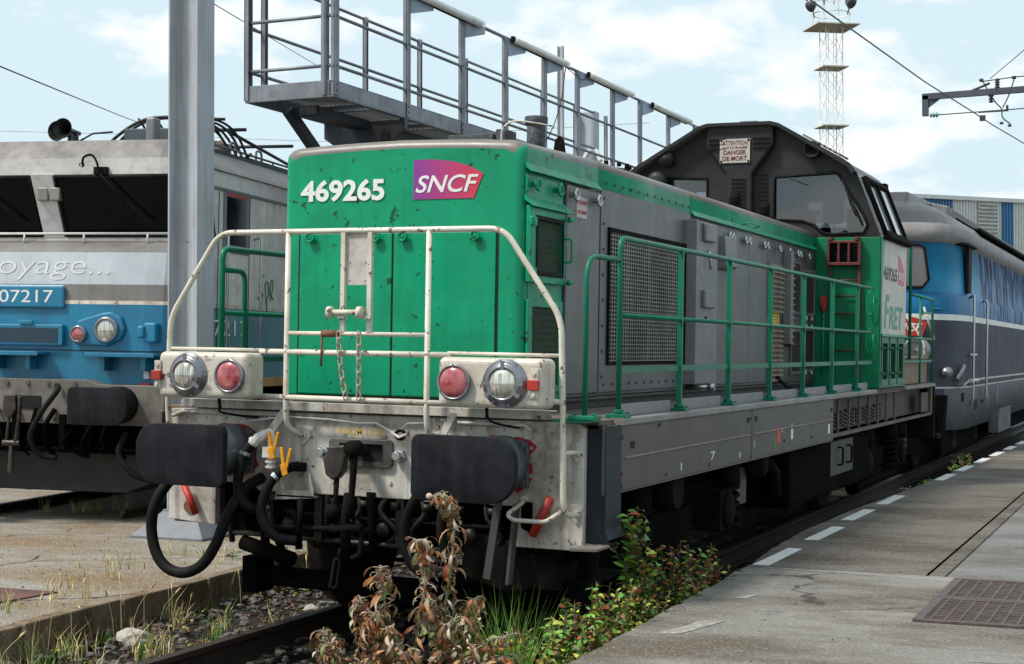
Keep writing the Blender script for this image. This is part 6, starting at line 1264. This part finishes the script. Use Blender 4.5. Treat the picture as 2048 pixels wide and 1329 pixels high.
sp_ = [(1.52,.95,0.96,'tallest leafy weed by the step recess, with upright oval green leaves',.16,14,(60,14,16,10),.062),
 (1.62,.55,0.61,'bushy yellow green weed against the platform edge just right of the tall leafy weed',.22,22,(35,40,15,10),.042),
 (1.58,1.55,0.71,'reddish weed under the side sill of the green locomotive, left of the first white dash',.24,25,(25,20,38,17),.042),
 (1.55,.15,0.63,'mixed green and rusty weed in front of the step recess',.24,22,(45,20,25,10),.045),
 (1.64,2.1,0.55,'low dark weed with red leaves at the corner of the platform slab',.22,19,(20,15,35,30),.04),
 (1.60,-.35,0.55,'light green weed right of the withered shrub, under the platform edge',.20,19,(45,40,5,10),.05),
 (1.45,-.15,0.52,'weed with curled tips between the withered shrub and the platform weeds',.18,16,(35,25,20,20),.045),
 (1.55,-.85,0.45,'lowest green weed at the bottom of the picture beside the platform edge',.18,16,(50,35,5,10),.045),
 (1.50,.55,0.59,'green weed below the white front step plate',.18,16,(50,15,20,15),.045),
 (1.70,1.25,0.53,'small bright weed hugging the platform lip',.14,16,(35,45,15,5),.036),
 (1.50,2.5,0.36,'small rusty weed alone below the first white dash',.12,9,(30,20,40,10),.04),
 (1.52,4.3,.24,'tiny green plant below the third white dash',.10,6,(50,30,10,10),.04),
 (1.78,12.2,0.61,'distant scraggy weed by the platform edge near the rear locomotive',.30,16,(40,40,10,10),.06),
 (1.72,10.9,0.41,'distant low weed just in front of the scraggy one at the platform edge',.25,14,(40,40,10,10),.06),
 (1.42,.95,0.44,'dense low weed with red and green leaves behind the tallest leafy weed',.22,30,(35,20,30,15),.045),
 (1.66,.95,0.36,'dense yellow green weed touching the platform edge below the tallest leafy weed',.16,30,(30,50,12,8),.04),
 (1.60,.15,0.36,'dense green weed pressed to the platform edge left of the faded white mark',.18,33,(45,40,8,7),.045),
 (1.38,-.45,0.46,'tangled olive weed directly right of the withered shrub',.18,28,(30,15,20,35),.045),
 (1.66,-.70,0.30,'yellow green seedling weed at the bottom edge of the picture beside the platform',.14,25,(40,50,2,8),.045),
 (1.30,.45,0.51,'dark straggly weed behind the others, below the red pole',.2,22,(40,5,30,25),.045),
 (1.60,1.9,0.36,'dense dark red weed beside the corner where the platform slab changes',.2,33,(15,15,50,20),.038),
 (1.36,1.6,0.48,'loose weed with brown stems standing deeper under the side sill',.2,22,(30,10,35,25),.042)]
for (x, y, h, lb_, spd, ns, mx_, L0) in sp_: shrub('platform_weed', lb_, x, y, -.17, h, spd, ns, mx_, L0, G_)
for (x, y, h, lb_, spd, ns) in ((1.28,-.62,.62,'bushy brown withered weed just right of the tall withered one',.22,16),(.72,-.98,.52,'low brown withered weed at the bottom left of the tall withered one',.16,12),(1.42,-.85,.50,'dry brown weed at the bottom edge beside the bright grass tuft',.16,14),(1.05,-1.0,.50,'crumpled dry weed at the bottom edge in front of the tall withered one',.2,16),(.60,-.55,.38,'small dry weed with curled leaves by the right rail',.12,8),(1.5,.35,.5,'dry twiggy weed with pale curled leaves among the green platform weeds',.16,10)):
    shrub('withered_weed', lb_, x, y, -.17, h, spd, ns, (44,34,8,14), .055, 'small withered weeds around the tall one', mats=[LB, LP, LR, LGD])
def grassclump(q, x, y, z, h, n, sp, m, lean=.5, w_=.004):
    for k in range(n):
        a = random.uniform(0,6.28); r_ = random.uniform(0,sp); p = Vector((x+r_*math.cos(a), y+r_*math.sin(a), z)); hh = h*random.uniform(.4,1); l = Vector((random.uniform(-1,1),random.uniform(-1,1),0))*lean*hh
        P = [p, p+l*.25+Vector((0,0,hh*.55)), p+l+Vector((0,0,hh*(1 if lean < .8 else .75)))]; s = Vector((random.uniform(-1,1),random.uniform(-1,1),0)).normalized()*w_/2
        q.add([P[0]-s,P[0]+s,P[1]+s*.8,P[1]-s*.8,P[2]], [(0,1,2,3),(3,2,4)], m)
def ear(q, x, y, z, h, lean, m):
    p = Vector((x,y,z)); l = Vector((lean[0],lean[1],0)); P = smoothpath([p, p+l*.3+Vector((0,0,h*.6)), p+l*.8+Vector((0,0,h))], 4); q.tube(P, .0014, 4, m=m)
    d = (P[-1]-P[-2]).normalized(); q.lathe(P[-1], d, [(.001,0),(.006,.012),(.006,.035),(.001,.06)], 6, m)
    for k in range(9): e_ = (d+Vector((random.uniform(-.35,.35),random.uniform(-.35,.35),random.uniform(-.2,.35)))).normalized(); b = P[-1]+d*.02*random.random(); s = Vector((.0008,0,0)); q.add([b-s,b+s,b+e_*.055], [(0,1,2)], m)
q = MB()
for k in range(64): grassclump(q, random.uniform(-2.0,-1.0), random.uniform(-1.2,1.6), -.17, random.uniform(.08,.26), 12, .06, random.choice((0,1,1)), .6, .005)
for k in range(34): y = random.uniform(-1.2,4.0); grassclump(q, xk(y)+random.uniform(.0,.10), y, -.17, random.uniform(.10,.28), 8, .04, random.choice((0,1)), .5)
for k in range(70): grassclump(q, random.uniform(1.3,1.78), random.uniform(-1.3,3), -.2, random.uniform(.16,.40), 14, .07, random.choice((0,0,0,1)), .5, .005)
for k in range(8): grassclump(q, 1.38+random.uniform(-.14,.14), -.62+random.uniform(-.1,.1), -.2, .78, 34, .07, 0, .30, .006)
for k in range(48): y = random.uniform(-.9,3.2); ear(q, xk(y)+random.uniform(-.25,.35), y, -.15, random.uniform(.15,.42), (random.uniform(-.12,.16),random.uniform(-.1,.1)), 1)
for (x, y, n) in ((-2.9,1.7,10),(-3.15,2.35,10),(-3.0,3.0,6),(-2.6,1.35,6),(-2.45,2.9,5),(-2.35,1.0,8),(-5.3,6.3,10),(-5.6,5.9,10),(-6.0,5.5,10),(-4.9,6.9,12),(-2.55,.4,8),(-2.3,3.6,8)):
    for j in range(n): grassclump(q, x+random.uniform(-.22,.22), y+random.uniform(-.12,.12), .03, random.uniform(.05,.20), 7, .03, random.choice((0,1,1)), .5)
for k in range(26): t = k/26; grassclump(q, -6.3+t*2.0, 5.2+t*2.0+random.uniform(-.15,.15), .03, random.uniform(.06,.28), 9, .07, random.choice((0,1)), .5)
for k in range(40): y = random.uniform(3,14); grassclump(q, random.uniform(1.35,1.7), y, -.2, random.uniform(.05,.16), 6, .06, 0, .6, .006)
tag(q.build('grass', [GRASS, STRAW], recalc=False), kind='stuff')
q = MB()
for k in range(1500):
    x = random.uniform(-1.9,-.85); y = random.uniform(-.6,3.6)
    if random.random() < .45+.5*math.sin(x*7+1)*math.sin(y*4): continue
    leaf(q, (x,y,-.17+random.uniform(0,.05)), (random.uniform(-1,1),random.uniform(-1,1),.5), random.uniform(.015,.03), random.uniform(.01,.016), -.6, random.choice((0,0,1,2)))
tag(q.build('ground_cover', [mat('red_creeper', (.20,.03,.018), .6, island=.6), LG2, LGD], recalc=False), kind='stuff')
for (x, y, r_, lb_) in ((-1.62,.62,.085,'large pale tan stone lying beside the kerb'),(-.52,-.25,.05,'pale white stone in the ballast just right of the left rail'),(-.35,-.15,.045,'grey white stone beside the palest one between the rails'),(-1.25,2.1,.045,'pale stone in the red creeping plants left of the rail'),(-.62,-.75,.04,'small white stone near the bottom edge between rail and withered weed'),(-.15,-.75,.055,'pale flat stone at the bottom, left of the withered weed')):
    q = MB()
    me_b = bmesh.new(); bmesh.ops.create_icosphere(me_b, subdivisions=3, radius=1); 
    from mathutils import noise as mn
    vs = [v.co.copy() for v in me_b.verts]; fs = [tuple(v.index for v in f.verts) for f in me_b.faces]; me_b.free(); o_ = Vector((x*9,y*7,3))
    vs = [v*(r_*(1+.35*mn.noise(v*1.3+o_)+.12*mn.noise(v*3.5+o_))) for v in vs]; q.add([(a.x*1.25,a.y,a.z*.75) for a in vs], fs, 0, False); o = q.build('stone', PALEST); o.location = (x,y,-.15+r_*.35); tag(o, lb_, 'stone', 'pale stones in the ballast')
q = MB()
for k in range(260):
    x = random.uniform(1.85,5.5); y = random.uniform(-1.5,9); a = random.uniform(0,3); s = random.uniform(.0015,.005); q.box(x,x+s*2,y,y+s,.28,.28+s)
for k in range(160):
    x = random.uniform(-4.5,-2.1); y = random.uniform(-.5,5); s = random.uniform(.002,.008); q.box(x,x+s*2,y,y+s,.03,.03+s)
tag(q.build('grit', mat('grit_brown', (.07,.055,.042), .9)), kind='stuff')
# fallen sprig crumbs and a blue scrap under the sill
q = MB(); q.add([(1.5,8.2,-.1),(1.62,8.3,-.12),(1.58,8.4,-.02),(1.50,8.3,.04)], [(0,1,2,3)]); q.add([(1.5,8.2,-.1),(1.50,8.3,.04),(1.46,8.3,-.06)], [(0,1,2)]); tag(q.build('plastic_scrap', mat('pale_teal_plastic', (.25,.42,.42), .4)), 'small crumpled pale teal plastic scrap lying beside the far rail', 'litter')
